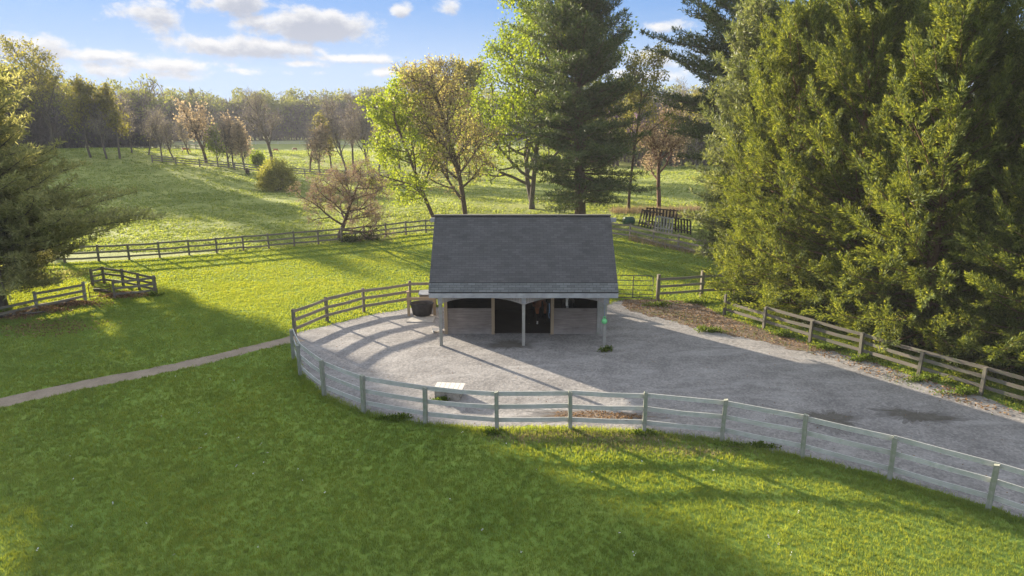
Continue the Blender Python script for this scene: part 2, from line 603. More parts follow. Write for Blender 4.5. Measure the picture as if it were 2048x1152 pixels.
M['wood_green'] = leafmat('wood_green', [(0.1, (0.10, 0.12, 0.045)), (0.5, (0.18, 0.195, 0.065)), (0.9, (0.27, 0.265, 0.10))], 0.4, 0.7, 0.1, 0.75)
M['wood_twig'] = leafmat('wood_twig', [(0.1, (0.07, 0.06, 0.06)), (0.5, (0.12, 0.10, 0.098)), (0.9, (0.18, 0.15, 0.135))], 0.2, 0.9, 0.05, 0.6, tint=(1.1, 1, .95))
M['haze_bud'] = leafmat('haze_bud', [(0.1, (0.19, 0.17, 0.11)), (0.9, (0.34, 0.31, 0.19))], 0.4, 0.7, 0.1, 0.3, tint=(1.1, 1.05, 0.8))
M['redbud'] = leafmat('redbud', [(0.1, (0.2, 0.12, 0.18)), (0.9, (0.32, 0.22, 0.28))], 0.3, 0.7, 0.1, 0.3, tint=(1.1, 1.0, 1.1))
M['bush'] = leafmat('bush', [(0.1, (0.16, 0.17, 0.05)), (0.5, (0.26, 0.26, 0.07)), (0.9, (0.38, 0.35, 0.11))], 0.45, 0.7, 0.1, 0.4)
M['dark_shrub'] = leafmat('dark_shrub', [(0.1, (0.03, 0.045, 0.015)), (0.9, (0.085, 0.11, 0.03))], 0.3, 0.6, 0.2, 0.3)
M['grass'] = leafmat('grass', [(0.0, (0.10, 0.175, 0.07)), (0.45, (0.15, 0.245, 0.085)), (0.8, (0.205, 0.295, 0.095)), (1.0, (0.27, 0.315, 0.13))], 0.57, 0.7, 0.1, 0.5, tint=(2.2, 1.5, 0.3), fine=4.0)
M['tuft'] = leafmat('tuft', [(0.05, (0.12, 0.175, 0.06)), (0.5, (0.20, 0.265, 0.09)), (0.9, (0.30, 0.345, 0.135))], 0.52, 0.7, 0.1, 0.4, tint=(1.55, 1.35, 0.55))
M['weed'] = leafmat('weed', [(0.05, (0.06, 0.10, 0.018)), (0.9, (0.15, 0.2, 0.03))], 0.4, 0.7, 0.1, 0.3)
M['dead_leaf'] = leafmat('dead_leaf', [(0.05, (0.13, 0.075, 0.04)), (0.5, (0.22, 0.13, 0.065)), (0.9, (0.34, 0.23, 0.12))], 0.15, 0.8, 0.1, 0.2, tint=(1.1, 1, 0.8))
M['dry_weed'] = leafmat('dry_weed', [(0.05, (0.19, 0.15, 0.095)), (0.9, (0.36, 0.29, 0.18))], 0.35, 0.8, 0.1, 0.3, tint=(1.1, 1, 0.8))
M['petal'] = leafmat('petal', [(0.1, (0.65, 0.65, 0.6)), (0.9, (0.8, 0.8, 0.76))], 0.2, 0.8, 0.1, 0.2, tint=(1, 1, 1))


def ground_mat(name, stops, s_big, s_fine, bstr, bdist, extra=None, rough=0.95):
    m, k, out = new_mat(name)
    tc = k.n('ShaderNodeTexCoord')
    v = tc.outputs['Object']
    a = k.noise(v, s_big, 5, 0.6, 0.3)
    b = k.noise(v, s_fine, 6, 0.7)
    f = k.m('ADD', k.m('MULTIPLY', a, 0.5), k.m('MULTIPLY', b, 0.5))
    col = k.ramp(f, stops)
    h = b
    if extra:
        col, h = extra(k, v, col, a, b)
    principled(k, out, col, rough, k.bump(h, bstr, bdist), 0.1)
    return m


def gravel_extra(k, v, col, a, b):
    # hoof marks and loose stones, damp patches, dust
    vo = k.n('ShaderNodeTexVoronoi', feature='SMOOTH_F1')
    k.put(vo.inputs['Vector'], v)
    vo.inputs['Scale'].default_value = 6.5
    vo.inputs['Smoothness'].default_value = 0.35
    st = k.n('ShaderNodeTexVoronoi')
    k.put(st.inputs['Vector'], v)
    st.inputs['Scale'].default_value = 13.0
    c2 = k.mix(k.ramp(st.outputs['Color'], [(0.2, (0, 0, 0)), (0.9, (1, 1, 1))]), (0.78, 0.775, 0.77), (1.2, 1.18, 1.16))
    col = k.mix(0.9, col, c2, 'MULTIPLY')
    streak = k.noise(k.mapping(v, (0.5, 1.6, 1)), 0.9, 5, 0.6, 0.6)
    col = k.mix(k.ramp(streak, [(0.5, (0, 0, 0)), (0.72, (0.5, 0.5, 0.5))]), col, (0.40, 0.385, 0.37))
    h = k.m('ADD', k.m('MULTIPLY', vo.outputs['Distance'], 0.8), k.m('MULTIPLY', b, 0.7))
    return col, h


M['gravel'] = ground_mat('gravel', [(0.30, (0.15, 0.143, 0.14)), (0.5, (0.245, 0.234, 0.226)), (0.70, (0.35, 0.333, 0.318))], 0.7, 16, 0.45, 0.025, gravel_extra)
M['path'] = ground_mat('path', [(0.3, (0.19, 0.15, 0.11)), (0.7, (0.36, 0.295, 0.225))], 1.5, 22, 0.6, 0.02)
M['dirt'] = ground_mat('dirt', [(0.3, (0.11, 0.08, 0.058)), (0.5, (0.175, 0.13, 0.095)), (0.7, (0.26, 0.21, 0.16))], 1.1, 9, 0.7, 0.04)
M['stain'] = ground_mat('stain', [(0.3, (0.085, 0.078, 0.062)), (0.55, (0.13, 0.12, 0.105)), (0.75, (0.20, 0.19, 0.178))], 2.0, 14, 0.5, 0.03)
M['damp'] = ground_mat('damp', [(0.3, (0.115, 0.108, 0.10)), (0.5, (0.185, 0.175, 0.166)), (0.7, (0.28, 0.265, 0.25))], 0.9, 15, 0.45, 0.025)
M['lawn'] = ground_mat('lawn', [(0.3, (0.11, 0.18, 0.035)), (0.5, (0.17, 0.245, 0.045)), (0.7, (0.25, 0.295, 0.065))], 0.35, 7, 0.9, 0.06)
M['pasture'] = ground_mat('pasture', [(0.3, (0.14, 0.17, 0.045)), (0.5, (0.24, 0.27, 0.07)), (0.7, (0.34, 0.34, 0.11))], 0.12, 2.2, 0.9, 0.25)
M['drive'] = ground_mat('drive', [(0.3, (0.27, 0.26, 0.26)), (0.7, (0.42, 0.41, 0.4))], 0.6, 10, 0.5, 0.03)


# the air between the camera and the far woods
hz, k, out = new_mat('haze_air')
pv = k.n('ShaderNodeVolumePrincipled')
pv.inputs['Color'].default_value = (0.93, 0.95, 1.0, 1)
pv.inputs['Density'].default_value = HAZE
pv.inputs['Anisotropy'].default_value = 0.0
k.put(out.inputs['Volume'], pv.outputs[0])
if HAZE > 0:
    hb = MB()
    hb.box((0, 170, 19.0), (1100, 700, 46.0))
    hb.v[0][:4, 2] = -8.0
    tag(hb.build('haze', hz), 'thin evening haze lying over the whole pasture and woods', 'haze', kind='stuff')

from mathutils.geometry import tessellate_polygon

rng = random.Random(11)
NR = np.random.default_rng(5)


def roughen(pts, step=0.5, amp=0.15, seed=1, closed=True):
    r = random.Random(seed)
    out = []
    n = len(pts)
    for i in range(n if closed else n - 1):
        a, b = Vector(pts[i][:2]), Vector(pts[(i + 1) % n][:2])
        L = (b - a).length
        m = max(1, min(200, int(L / step)))
        for j in range(m):
            p = a.lerp(b, j / m)
            out.append((p.x + r.uniform(-amp, amp), p.y + r.uniform(-amp, amp)))
    return out


def poly_sheet(name, pts, z, mat, label=None, cat=None, kind='structure', follow=False):
    vs = [Vector((p[0], p[1], 0)) for p in pts]
    T = tessellate_polygon([vs])
    V = np.array([(p[0], p[1], z + (gz(p[0], p[1]) if follow else 0)) for p in pts])
    tri = []
    for a, b, c in T:
        n = (V[b] - V[a])[0] * (V[c] - V[a])[1] - (V[b] - V[a])[1] * (V[c] - V[a])[0]
        tri.append((a, b, c) if n > 0 else (a, c, b))
    o = MB().add(V, None, tri).build(name, mat)
    tag(o, label, cat, kind=kind)
    return o


def in_poly(pts, x, y):
    """vectorised point in polygon"""
    x = np.asarray(x); y = np.asarray(y)
    ins = np.zeros(x.shape, dtype=bool)
    n = len(pts)
    j = n - 1
    for i in range(n):
        xi, yi = pts[i][0], pts[i][1]
        xj, yj = pts[j][0], pts[j][1]
        c = ((yi > y) != (yj > y)) & (x < (xj - xi) * (y - yi) / (yj - yi + 1e-12) + xi)
        ins ^= c
        j = i
    return ins


# ------------------------------------------------------------------ ground
def axis(lo, hi, near, far_step):
    a = [0.0]
    s = near
    while a[-1] < hi:
        a.append(a[-1] + s)
        if a[-1] > 170: s *= 1.25
    b = [0.0]
    s = near
    while b[-1] > lo:
        b.append(b[-1] - s)
        if b[-1] < -170: s *= 1.25
    return np.array(sorted(set(b + a)))


gxs = axis(-4000, 4000, 3.0, 0)
gys = axis(-900, 5000, 3.0, 0)
gx, gy = np.meshgrid(gxs, gys)
V = np.stack([gx, gy, H(gx, gy)], -1).reshape(-1, 3)
nx, ny = len(gxs), len(gys)
i = (np.arange(ny - 1)[:, None] * nx + np.arange(nx - 1)[None, :]).ravel()
tag(MB().add(V, np.stack([i, i + 1, i + nx + 1, i + nx], 1)).build('pasture', M['pasture'], smooth_shade=True), kind='structure')

PF_PIX = [(198, 523), (259, 520), (320, 516), (379, 511), (434, 507), (487, 502), (538, 498), (589, 493), (637, 489), (684, 484.5), (728, 480), (772, 475), (812, 470), (852, 466)]
PFENCE = [G(*p) for p in PF_PIX]
PFR_PIX = [(1259, 477), (1306, 489), (1356, 500), (1408, 512), (1462, 525)]
PFENCE_R = [G(*p) for p in PFR_PIX]
lw = [(-58, PFENCE[0].y - 6)] + [(p.x, p.y) for p in PFENCE] + [(p.x, p.y) for p in PFENCE_R] + [(22, 46), (40, 40), (48, -25), (-58, -25)]
LAWN = lw
poly_sheet('lawn', roughen(lw, 1.0, 0.12, 3), 0.006, M['lawn'])

GR_PIX = [(592, 667), (590, 690), (596, 722), (606, 752), (652, 795), (730, 827), (852, 850), (994, 857), (1080, 852), (1140, 853), (1288, 862), (1443, 881), (1604, 914), (1779, 957), (1977, 1014), (2200, 1090)]
GR_BACK = [(2300, 935), (2048, 826), (1961, 792), (1836, 756), (1719, 717), (1619, 690), (1527, 660), (1450, 634), (1398, 607), (1312, 599), (1238, 601)]
gp_ = [G(*p) for p in GR_PIX + GR_BACK]
gravel = [(p.x, p.y) for p in gp_] + [(4.6, 35.9), (-3.3, 36.2)] + [(G(*p).x, G(*p).y) for p in [(820, 616), (730, 632), (660, 650), (612, 661)]]
GRAVEL = gravel
poly_sheet('gravel_paddock', roughen(gravel, 0.35, 0.13, 4), 0.012, M['gravel'])
# litter strewn verge along the right fence
vg = [(1238, 601), (1312, 598), (1400, 606), (1452, 632), (1527, 658), (1619, 688), (1719, 716), (1836, 755), (1961, 792), (2060, 826), (2020, 836), (1900, 800), (1790, 768), (1650, 716), (1540, 686), (1440, 668), (1330, 640), (1255, 620)]
VERGE = [(G(*p).x, G(*p).y) for p in vg]
poly_sheet('dirt_verge', roughen(VERGE, 0.2, 0.2, 6), 0.017, M['dirt'])
for j, (px, py, rx, ry) in enumerate([(1658, 840, 0.75, 0.6), (1832, 832, 1.0, 0.42), (1180, 832, 1.7, 0.35), (1015, 690, 0.8, 0.5)]):
    c = G(px, py)
    for kk, (sc_, z_, mm) in enumerate([(1.45, .018, 'damp'), (1.0, .022, 'stain' if j != 2 else 'dirt')]):
        pts = []
        for q in range(160):
            a = q * 2 * PI / 160
            f_ = sc_ * (1 + .16 * math.sin(3 * a + j) + .1 * math.sin(7 * a + 2 * j) + rng.uniform(-.3, .22))
            pts.append((c.x + math.cos(a) * rx * f_, c.y + math.sin(a) * ry * f_ - (0.25 * math.cos(a) if j == 1 else 0)))
        poly_sheet('bare_patch', pts, z_, M[mm])

pth = [(-80, 822), (0, 806), (75, 790), (150, 774), (230, 758), (300, 745), (370, 730), (420, 719), (470, 706), (520, 694), (560, 685), (598, 676)]
pc = [G(*p) for p in pth]
pw_ = [0.55, .55, .52, .5, .5, .48, .46, .45, .42, .42, .45, .6]
lf, rt = [], []
for i_, p in enumerate(pc):
    d = (pc[min(i_ + 1, len(pc) - 1)] - pc[max(0, i_ - 1)]).normalized()
    s = Vector((-d.y, d.x, 0))
    lf.append(p + s * pw_[i_]); rt.append(p - s * pw_[i_])
PATH = [(q.x, q.y) for q in lf] + [(q.x, q.y) for q in reversed(rt)]
poly_sheet('footpath', roughen(PATH, 0.3, 0.07, 8), 0.016, M['path'])
dv = [(19, 66), (60, 52), (60, 43), (26, 52)]
poly_sheet('driveway', roughen([(24, 60), (70, 60), (70, 44), (28, 51)], 1.0, 0.2, 9), 0.012, M['drive'])


# ------------------------------------------------------------------ fences
def fence(name, label, pts, ph, rails, rw, rh, pw, side, mp, mr, group=None, seed=0, round_post=False, z0=0.0, rail_mats=None, jit=0.022, skip=()):
    r = random.Random(seed)
    O = Vector(pts[0])
    root = empty(name, O, label, 'fence', group)
    tops = []
    meshes = []
    for kx in range(3):
        b = MB()
        if round_post:
            b.tube([(0, 0, -0.25), (0, 0, ph * 0.5), (r.uniform(-.01, .01), r.uniform(-.01, .01), ph)], [pw * .55, pw * .52, pw * .48], 8)
        else:
            b.bar([(0, 0, -0.25), (0, 0, ph * 0.5), (r.uniform(-.008, .008), 0, ph - 0.02), (0, 0, ph)], pw, pw, up=(0, 1, 0), jit=0.03, rng=r)
        meshes.append(b)
    protos = []
    n = len(pts)
    for i_, p in enumerate(pts):
        d = (Vector(pts[min(i_ + 1, n - 1)]) - Vector(pts[max(0, i_ - 1)]))
        a = math.atan2(d.y, d.x)
        kx = i_ % 3
        loc = Vector(p) - O
        if len(protos) <= kx and i_ < 3:
            o = meshes[kx].build('post', mp, root)
            protos.append(o)
        else:
            o = protos[kx].copy()
            COL.objects.link(o)
            o.parent = root
        o.location = loc
        o.rotation_euler = (r.uniform(-.025, .025), r.uniform(-.025, .025), a + r.uniform(-.06, .06))
        o.scale = (1, 1, r.uniform(0.97, 1.05))
    for i_ in range(n - 1):
        a, b_ = Vector(pts[i_]) - O, Vector(pts[i_ + 1]) - O
        d = (b_ - a).normalized()
        s = Vector((-d.y, d.x, 0)) * side * (pw / 2 + rw / 2 + 0.002)
        for kz, z in enumerate(rails):
            if (i_, kz) in skip:
                continue
            z1, z2 = z + r.uniform(-jit, jit), z + r.uniform(-jit, jit)
            m = MB()
            mid = a.lerp(b_, .5) + s + Vector((0, 0, (z1 + z2) / 2 - r.uniform(0, .035) + gz(*(O + a.lerp(b_, .5)).xy) - (O.z + a.lerp(b_, .5).z)))
            bow = Vector((-d.y, d.x, 0)) * r.uniform(-.012, .012)
            m.bar([a + s + Vector((0, 0, z1)) + d * (-0.06), mid + bow, b_ + s + Vector((0, 0, z2)) + d * 0.06 + Vector((0, 0, 0.002)) + Vector((-d.y, d.x, 0)) * 0.004], rw, rh * r.uniform(.94, 1.06), rng=r)
            m.build('rail', mr, root)
    return root


F1 = [(728, 626), (655, 645), (591, 668)]
f1b = [(587, 719), (601, 753), (649, 793), (728, 826), (851, 849), (994, 862), (1140, 860), (1288, 866), (1443, 882), (1604, 916), (1778, 961), (1976, 1020), (2190, 1092)]
fence('paddock_fence', 'weathered grey three rail fence with mossy posts round the front of the gravel paddock', [G(*p) for p in f1b],
      1.40, (0.36, 0.84, 1.31), 0.03, 0.155, 0.13, 1, M['post_green'], M['rail_grey'], seed=3)
fence('paddock_fence', 'curved brown grey board fence between the gravel and the sunlit lawn left of the shed', [G(*p) for p in [(590, 672), (655, 644), (728, 625), (820, 611), (925, 606), (1050, 604), (1140, 603)]],
      1.36, (0.40, 0.82, 1.24), 0.03, 0.15, 0.13, -1, M['post_brown'], M['rail_warm'], seed=5)
tp = [Vector((G(818, 632).x, G(818, 632).y, 0)), Vector((P(869, 633, 34.6).x, 34.7, 0))]
fence('trough_fence', 'short tan board fence of two posts standing beside the black trough', tp, 1.32, (0.95, ), 0.03, 0.15, 0.14, -1, M['barn_tan'], M['barn_tan'], seed=6)
fence('pasture_fence', 'long dark brown three rail fence between the lawn and the sunlit pasture', [G(60, 528), G(130, 526)] + PFENCE + [Vector((0.5, 60.5, 0)), Vector((5.5, 59.4, 0))],
      1.22, (0.28, 0.68, 1.10), 0.035, 0.14, 0.13, 1, M['post_brown'], M['rail_brown'], seed=7)
fence('pasture_fence', 'pinkish grey weathered rail fence in front of the old hay feeder panels', [Vector((8.6, 58.6, 0))] + PFENCE_R,
      1.26, (0.3, 0.72, 1.14), 0.035, 0.15, 0.11, -1, M['rail_warm'], M['rail_warm'], seed=8)
rf = [(1448, 631), (1527, 657), (1619, 686), (1719, 716), (1836, 754), (1961, 791), (2100, 832), (2260, 880)]
fence('belt_fence', 'old leaning rail fence under the dark cedar trees at the right of the paddock', [G(*p) for p in rf],
      1.12, (0.36, 0.73, 1.07), 0.04, 0.14, 0.12, 1, M['rail_dark'], M['rail_dark'], seed=9, skip=((0, 2), ))
gpx = [(1315, 601), (1402, 594), (1470, 590)]
fence('gate_fence', 'brown three rail board fence between the steel gate and the cedars', [G(*p) for p in gpx], 1.5, (0.42, 0.85, 1.27), 0.035, 0.14, 0.16, -1, M['post_brown'], M['rail_brown'], seed=10)

# small pen on the left lawn
fence('pen_fence', 'dark board fence closing the near side of the small pen', [G(*p) for p in [(230, 597), (311, 588)]], 1.05, (0.25, 0.6, 0.95), 0.03, 0.13, 0.12, 1, M['post_brown'], M['rail_brown'], seed=12)
fence('pen_fence', 'dark board fence along the far side of the small pen', [G(*p) for p in [(186, 572), (209, 567), (247, 572), (279, 580), (312, 587)]], 1.05, (0.25, 0.6, 0.95), 0.03, 0.13, 0.12, 1, M['post_brown'], M['rail_brown'], seed=13)
fence('pen_fence', 'low mossy rail fence running from the pen gate to under the left pine', [G(*p) for p in [(171, 602), (75, 622), (-30, 645)]], 1.1, (0.3, 0.62, 0.98), 0.035, 0.13, 0.13, 1, M['post_green'], M['rail_brown'], seed=14, skip=((1, 2), ))


def tube_gate(name, label, a, b, h, bars, mat, mid=True, z0=0.12, r_=0.022):
    root = empty(name, a, label, 'gate')
    d = (b - a)
    L = d.length
    d = d.normalized()
    m = MB()
    def q(s, z): return (d.x * s, d.y * s, z)
    c = 0.14
    m.tube([q(0, z0), q(0, h - c), q(c * .3, h - c * .3), q(c, h), q(L - c, h), q(L - c * .3, h - c * .3), q(L, h - c), q(L, z0), q(0, z0)], r_, 6)
    m.build('gate_frame', mat, root)
    for i_ in range(1, bars - 1):
        z = z0 + (h - z0) * (i_ / (bars - 1)) ** 1.15
        MB().tube([q(0, z), q(L, z)], r_ * .8, 6).build('bar', mat, root)
    if mid:
        for f_ in ((0.5,) if L < 3 else (0.33, .66)):
            MB().bar([q(L * f_, z0), q(L * f_, h)], .03, .05, up=(d.x, d.y, 0)).build('brace', mat, root)
    return root


tube_gate('steel_gate', 'wide dark steel tube gate beside the shed at the right', Vector((4.75, 38.0, 0)), Vector((8.05, 37.75, 0)), 1.42, 6, M['steel'], r_=.028)
a_, b_ = G(181, 602), G(224, 598)
tube_gate('pen_gate', 'narrow rusty tube gate of the small pen on the left lawn', a_, b_, 1.02, 5, M['rust'], mid=False, z0=0.08)

# far pasture fences
def far_fence(label, pix, step, seed, mat, h=1.25):
    pts = [G(*p) for p in pix]
    out = [pts[0]]
    for a, b in zip(pts, pts[1:]):
        L = (b - a).length
        m = max(1, int(L / step))
        for j in range(1, m + 1):
            p = a.lerp(b, j / m)
            out.append(Vector((p.x, p.y, gz(p.x, p.y))))
    fence('field_fence', label, out, h, (0.4, 0.78, 1.15), 0.05, 0.16, 0.16, 1, mat, mat, seed=seed)
far_fence('distant rail fence at the foot of the shaded pasture hill', [(305, 325), (400, 334), (470, 340), (535, 348), (610, 352), (690, 356), (790, 360), (960, 357)], 4.0, 21, M['rail_brown'])
far_fence('far pale fence crossing the bright field behind the hill', [(250, 300), (330, 303), (440, 309), (520, 316)], 5.0, 22, M['rail_warm'])
far_fence('farthest fence along the edge of the woods', [(280, 291), (420, 290), (600, 289), (700, 291)], 6.0, 23, M['rail_grey'])

# ------------------------------------------------------------------ the run-in shed
XL, XR = -3.73, 4.76
YE, YR = 29.45, 32.87
zE = P(1046, 584, YE).z
zR = P(1046, 430, YR).z
YB = 2 * YR - YE
shed = empty('horse_shed', (0.5, 31.5, 0), 'grey wooden horse shed with a shingled roof and an arched open front', 'shed')
SO = Vector((0.5, 31.5, 0))


def spart(mb, name, mat, parent=None):
    for v in mb.v:
        v -= np.array(SO)
    return mb.build(name, mat, parent or shed)


def shingle_mat(name, c1, c2, patchy):
    m, k, out = new_mat(name)
    tc = k.n('ShaderNodeTexCoord')
    uv = tc.outputs['UV']
    br = k.n('ShaderNodeTexBrick', offset=0.5, offset_frequency=2)
    k.put(br.inputs['Vector'], uv)
    br.inputs['Scale'].default_value = 1.0
    br.inputs['Brick Width'].default_value = 0.33
    br.inputs['Row Height'].default_value = 0.128
    br.inputs['Mortar Size'].default_value = 0.009
    br.inputs['Mortar Smooth'].default_value = 0.3
    br.inputs['Bias'].default_value = 0.0
    br.inputs['Color1'].default_value = (0.25, 0.25, 0.25, 1)
    br.inputs['Color2'].default_value = (0.75, 0.75, 0.75, 1)
    br.inputs['Mortar'].default_value = (0.0, 0.0, 0.0, 1)
    g = k.noise(uv, 28, 4, 0.85)
    big = k.noise(uv, 0.8, 4, 0.6)
    f = k.m('ADD', k.m('ADD', k.m('MULTIPLY', br.outputs['Color'], patchy), k.m('MULTIPLY', g, 0.6)), k.m('MULTIPLY', big, 0.35))
    col = k.ramp(f, [(0.3, c1), (0.85, c2)])
    col = k.mix(k.m('MULTIPLY', br.outputs['Fac'], 0.6), col, (0.05, 0.05, 0.055))
    h = k.m('SUBTRACT', k.m('ADD', k.m('MULTIPLY', br.outputs['Color'], 0.4), k.m('MULTIPLY', g, 0.5)), br.outputs['Fac'])
    principled(k, out, col, 0.9, k.bump(h, 0.6, 0.015), 0.2)
    return m


M['shingle'] = shingle_mat('shingle', (0.037, 0.036, 0.036), (0.13, 0.126, 0.127), 0.3)
M['shingle_old'] = shingle_mat('shingle_old', (0.04, 0.043, 0.043), (0.155, 0.16, 0.158), 0.55)


def slab(y0, z0, y1, z1, x0, x1, th):
    """a sloping roof slab, its upper face uv mapped in metres"""
    m = MB()
    L = math.hypot(y1 - y0, z1 - z0)
    n = Vector((0, -(z1 - z0), (y1 - y0))).normalized()
    if n.z < 0: n = -n
    o = n * th
    V = [(x0, y0, z0), (x1, y0, z0), (x1, y1, z1), (x0, y1, z1)]
    V2 = [(x, y - o.y, z - o.z) for x, y, z in V]
    m.add(V + V2, [(0, 1, 2, 3), (7, 6, 5, 4), (0, 4, 5, 1), (1, 5, 6, 2), (2, 6, 7, 3), (3, 7, 4, 0)],
          uv=[(x0, 0), (x1, 0), (x1, L), (x0, L)] * 2)
    return m


sl = (zR - zE) / (YR - YE)
fy = 0.115                       # the old bottom courses
ym, zm = YE + (YR - YE) * fy, zE + (zR - zE) * fy
roof = spart(slab(ym, zm, YR, zR, XL, XR, 0.06), 'roof', M['shingle'])
roof_b = spart(slab(YB, zE, YR, zR, XL, XR, 0.06), 'roof', M['shingle'])
o = spart(slab(YE, zE - 0.012, ym + 0.0, zm - 0.012, XL, XR, 0.05), 'starter_courses', M['shingle_old'], None)
o['label'] = 'lighter patchy shingle courses along the eave'
rc = MB().bar([(XL - .01, YR, zR - 0.005), (XR + .01, YR, zR - 0.005)], 0.26, 0.05)
spart(rc, 'ridge_cap', M['shingle'])
spart(MB().bar([(XL - .22, YR, zR - 0.24), (XR + .28, YR, zR - 0.24)], 0.12, 0.2), 'ridge_beam', M['fascia'])
spart(MB().box(((XL + XR) / 2, YE - 0.02, zE - 0.165), (XR - XL - .04, 0.035, 0.21)), 'fascia', M['fascia'])
for x in (XL + .02, XR - .02):  # rake boards
    for y0, y1 in ((YE + .02, YR), (YB - .02, YR)):
        spart(MB().bar([(x, y0, zE - .15), (x, y1, zR - .15 + (-.02 if y0 > y1 else 0))], .035, .15), 'rake_board', M['barn_grey'])
# soffit boards under the porch
spart(slab(YE + .03, zE - .1, YR - .1, zR - .19, XL + .06, XR - .06, .02), 'roof_deck', M['shaded_wood'])
# posts
PX = (-3.25, 0.53, 4.24)
YP, YW = 29.8, 31.5
zV = P(1046, 592, YP).z + 0.06
for x in PX:
    m = MB().bar([(x, YP, -0.2), (x, YP, 1.0), (x, YP, zV)], .14, .14, up=(0, 1, 0), rng=rng)
    spart(m, 'porch_post', M['barn_post'])
for x in (-3.18, -0.91, 1.94, 4.24):
    t_ = M['barn_tan'] if x in (-0.91, 1.94) else M['barn_post'] if x > 4 else M['barn_tan']
    wd = .15 if x < 4 else .3
    spart(MB().bar([(x, YW, -0.2), (x, YW, 1.2), (x, YW, 2.5)], wd, .15, up=(0, 1, 0), rng=rng), 'wall_post', t_)
# arched valances of upright boards
def arch(x0, x1):
    m = MB()
    bw = 0.125
    nb = int(round((x1 - x0) / bw))
    bw = (x1 - x0) / nb
    for i_ in range(nb):
        xa, xb = x0 + i_ * bw, x0 + (i_ + 1) * bw
        def zb(x):
            t = (x - x0) / (x1 - x0) * 2 - 1
            return 2.02 + 0.34 * (1 - abs(t) ** 2.3)
        za, zc_ = zb(xa), zb(xb)
        y0, y1 = YP - .095 + rng.uniform(-.004, .004), YP - .071
        g = .004
        V = [(xa + g, y0, za), (xb - g, y0, zc_), (xb - g, y0, zV + .05), (xa + g, y0, zV + .05), (xa + g, y1, za), (xb - g, y1, zc_), (xb - g, y1, zV + .05), (xa + g, y1, zV + .05)]
        o_ = rng.uniform(0, 30)
        m.add(V, [(0, 1, 2, 3), (7, 6, 5, 4), (0, 4, 5, 1), (1, 5, 6, 2), (3, 7, 4, 0)], uv=[(v[2], v[0] + o_) for v in V])
    spart(m, 'arched_valance', M['valance'])
    c = MB()
    pts = []
    for i_ in range(15):
        t = i_ / 14 * 2 - 1
        pts.append((x0 + (x1 - x0) * i_ / 14, YP - .1, 2.02 + 0.34 * (1 - abs(t) ** 2.3) - .012))
    c.bar(pts, .05, .03)
    spart(c, 'arch_trim', M['valance'])
arch(PX[0] - .12, PX[1] - .001)
arch(PX[1] + .001, PX[2] + .16)
for x in PX:
    spart(MB().box((x, YP - .085, 2.16), (.2, .05, .3)), 'bracket', M['fascia'])
spart(MB().box(((PX[0] + PX[2]) / 2, YP, zV + .05), (PX[2] - PX[0] + .5, .12, .2)), 'beam', M['shaded_wood'])
spart(MB().box(((PX[0] + PX[2]) / 2, YW, 2.6), (PX[2] - PX[0], .12, .2)), 'header', M['shaded_wood'])


def board_wall(x0, x1, z0, z1, y, bh=.14, th=.025):
    m = MB()
    z = z0
    while z < z1 - .01:
        h = min(bh, z1 - z)
        m.bar([(x0, y + rng.uniform(-.003, .003), z + h / 2), (x1, y + rng.uniform(-.003, .003), z + h / 2)], th, h - .006, rng=rng)
        z += bh
    return m
spart(board_wall(-3.1, -.985, 0.02, 1.32, YW - .02), 'half_wall', M['half_wall'])
spart(board_wall(2.015, 4.12, 0.02, 1.32, YW - .02), 'half_wall', M['half_wall'])
YK = 35.7
spart(board_wall(-3.2, 4.26, 0.0, 3.1, YK, .18), 'back_wall', M['shaded_wood'])
spart(MB().box((-3.19, 33.6, 1.3), (.03, 3.9, 2.6)).box((4.27, 33.6, 1.3), (.03, 3.9, 2.6)).box((0.53, YK - .05, 1.6), (7.5, .03, 3.2)), 'lining', M['shaded_wood'])


def gable(x, th):
    prof = [(YW + .08, 0.0), (YK - .02, 0.0), (YK - .02, zE + sl * (YB - YK) - .14), (YR, zR - .14), (YP - .02, zE + sl * (YP - YE) - .15), (YP - .02, 2.3), (YW + .08, 2.3)]
    tri = tessellate_polygon([[Vector((p[0], p[1], 0)) for p in prof]])
    m = MB()
    n = len(prof)
    V = [(x - th / 2, y, z) for y, z in prof] + [(x + th / 2, y, z) for y, z in prof]
    T = [t for t in tri] + [(c + n, b + n, a + n) for a, b, c in tri]
    Q = [(i_, (i_ + 1) % n, (i_ + 1) % n + n, i_ + n) for i_ in range(n)]
    m.add(V, Q, T, uv=[(v[2], v[1]) for v in V])
    return m
for x in (-3.24, 4.32):
    spart(gable(x, .04), 'side_wall', M['barn_grey'])
spart(MB().box((0.5, 33.7, 0.02), (7.3, 4.2, .02)), 'dirt_floor', M['shaded_wood'])
spart(MB().box((0.55, 33.6, 1.3), (.06, 3.8, 2.6)), 'stall_divider', M['shaded_wood'])

# ------------------------------------------------------------------ things round the shed
def stretch(root, name, mb, mat):
    return mb.build(name, mat, root)

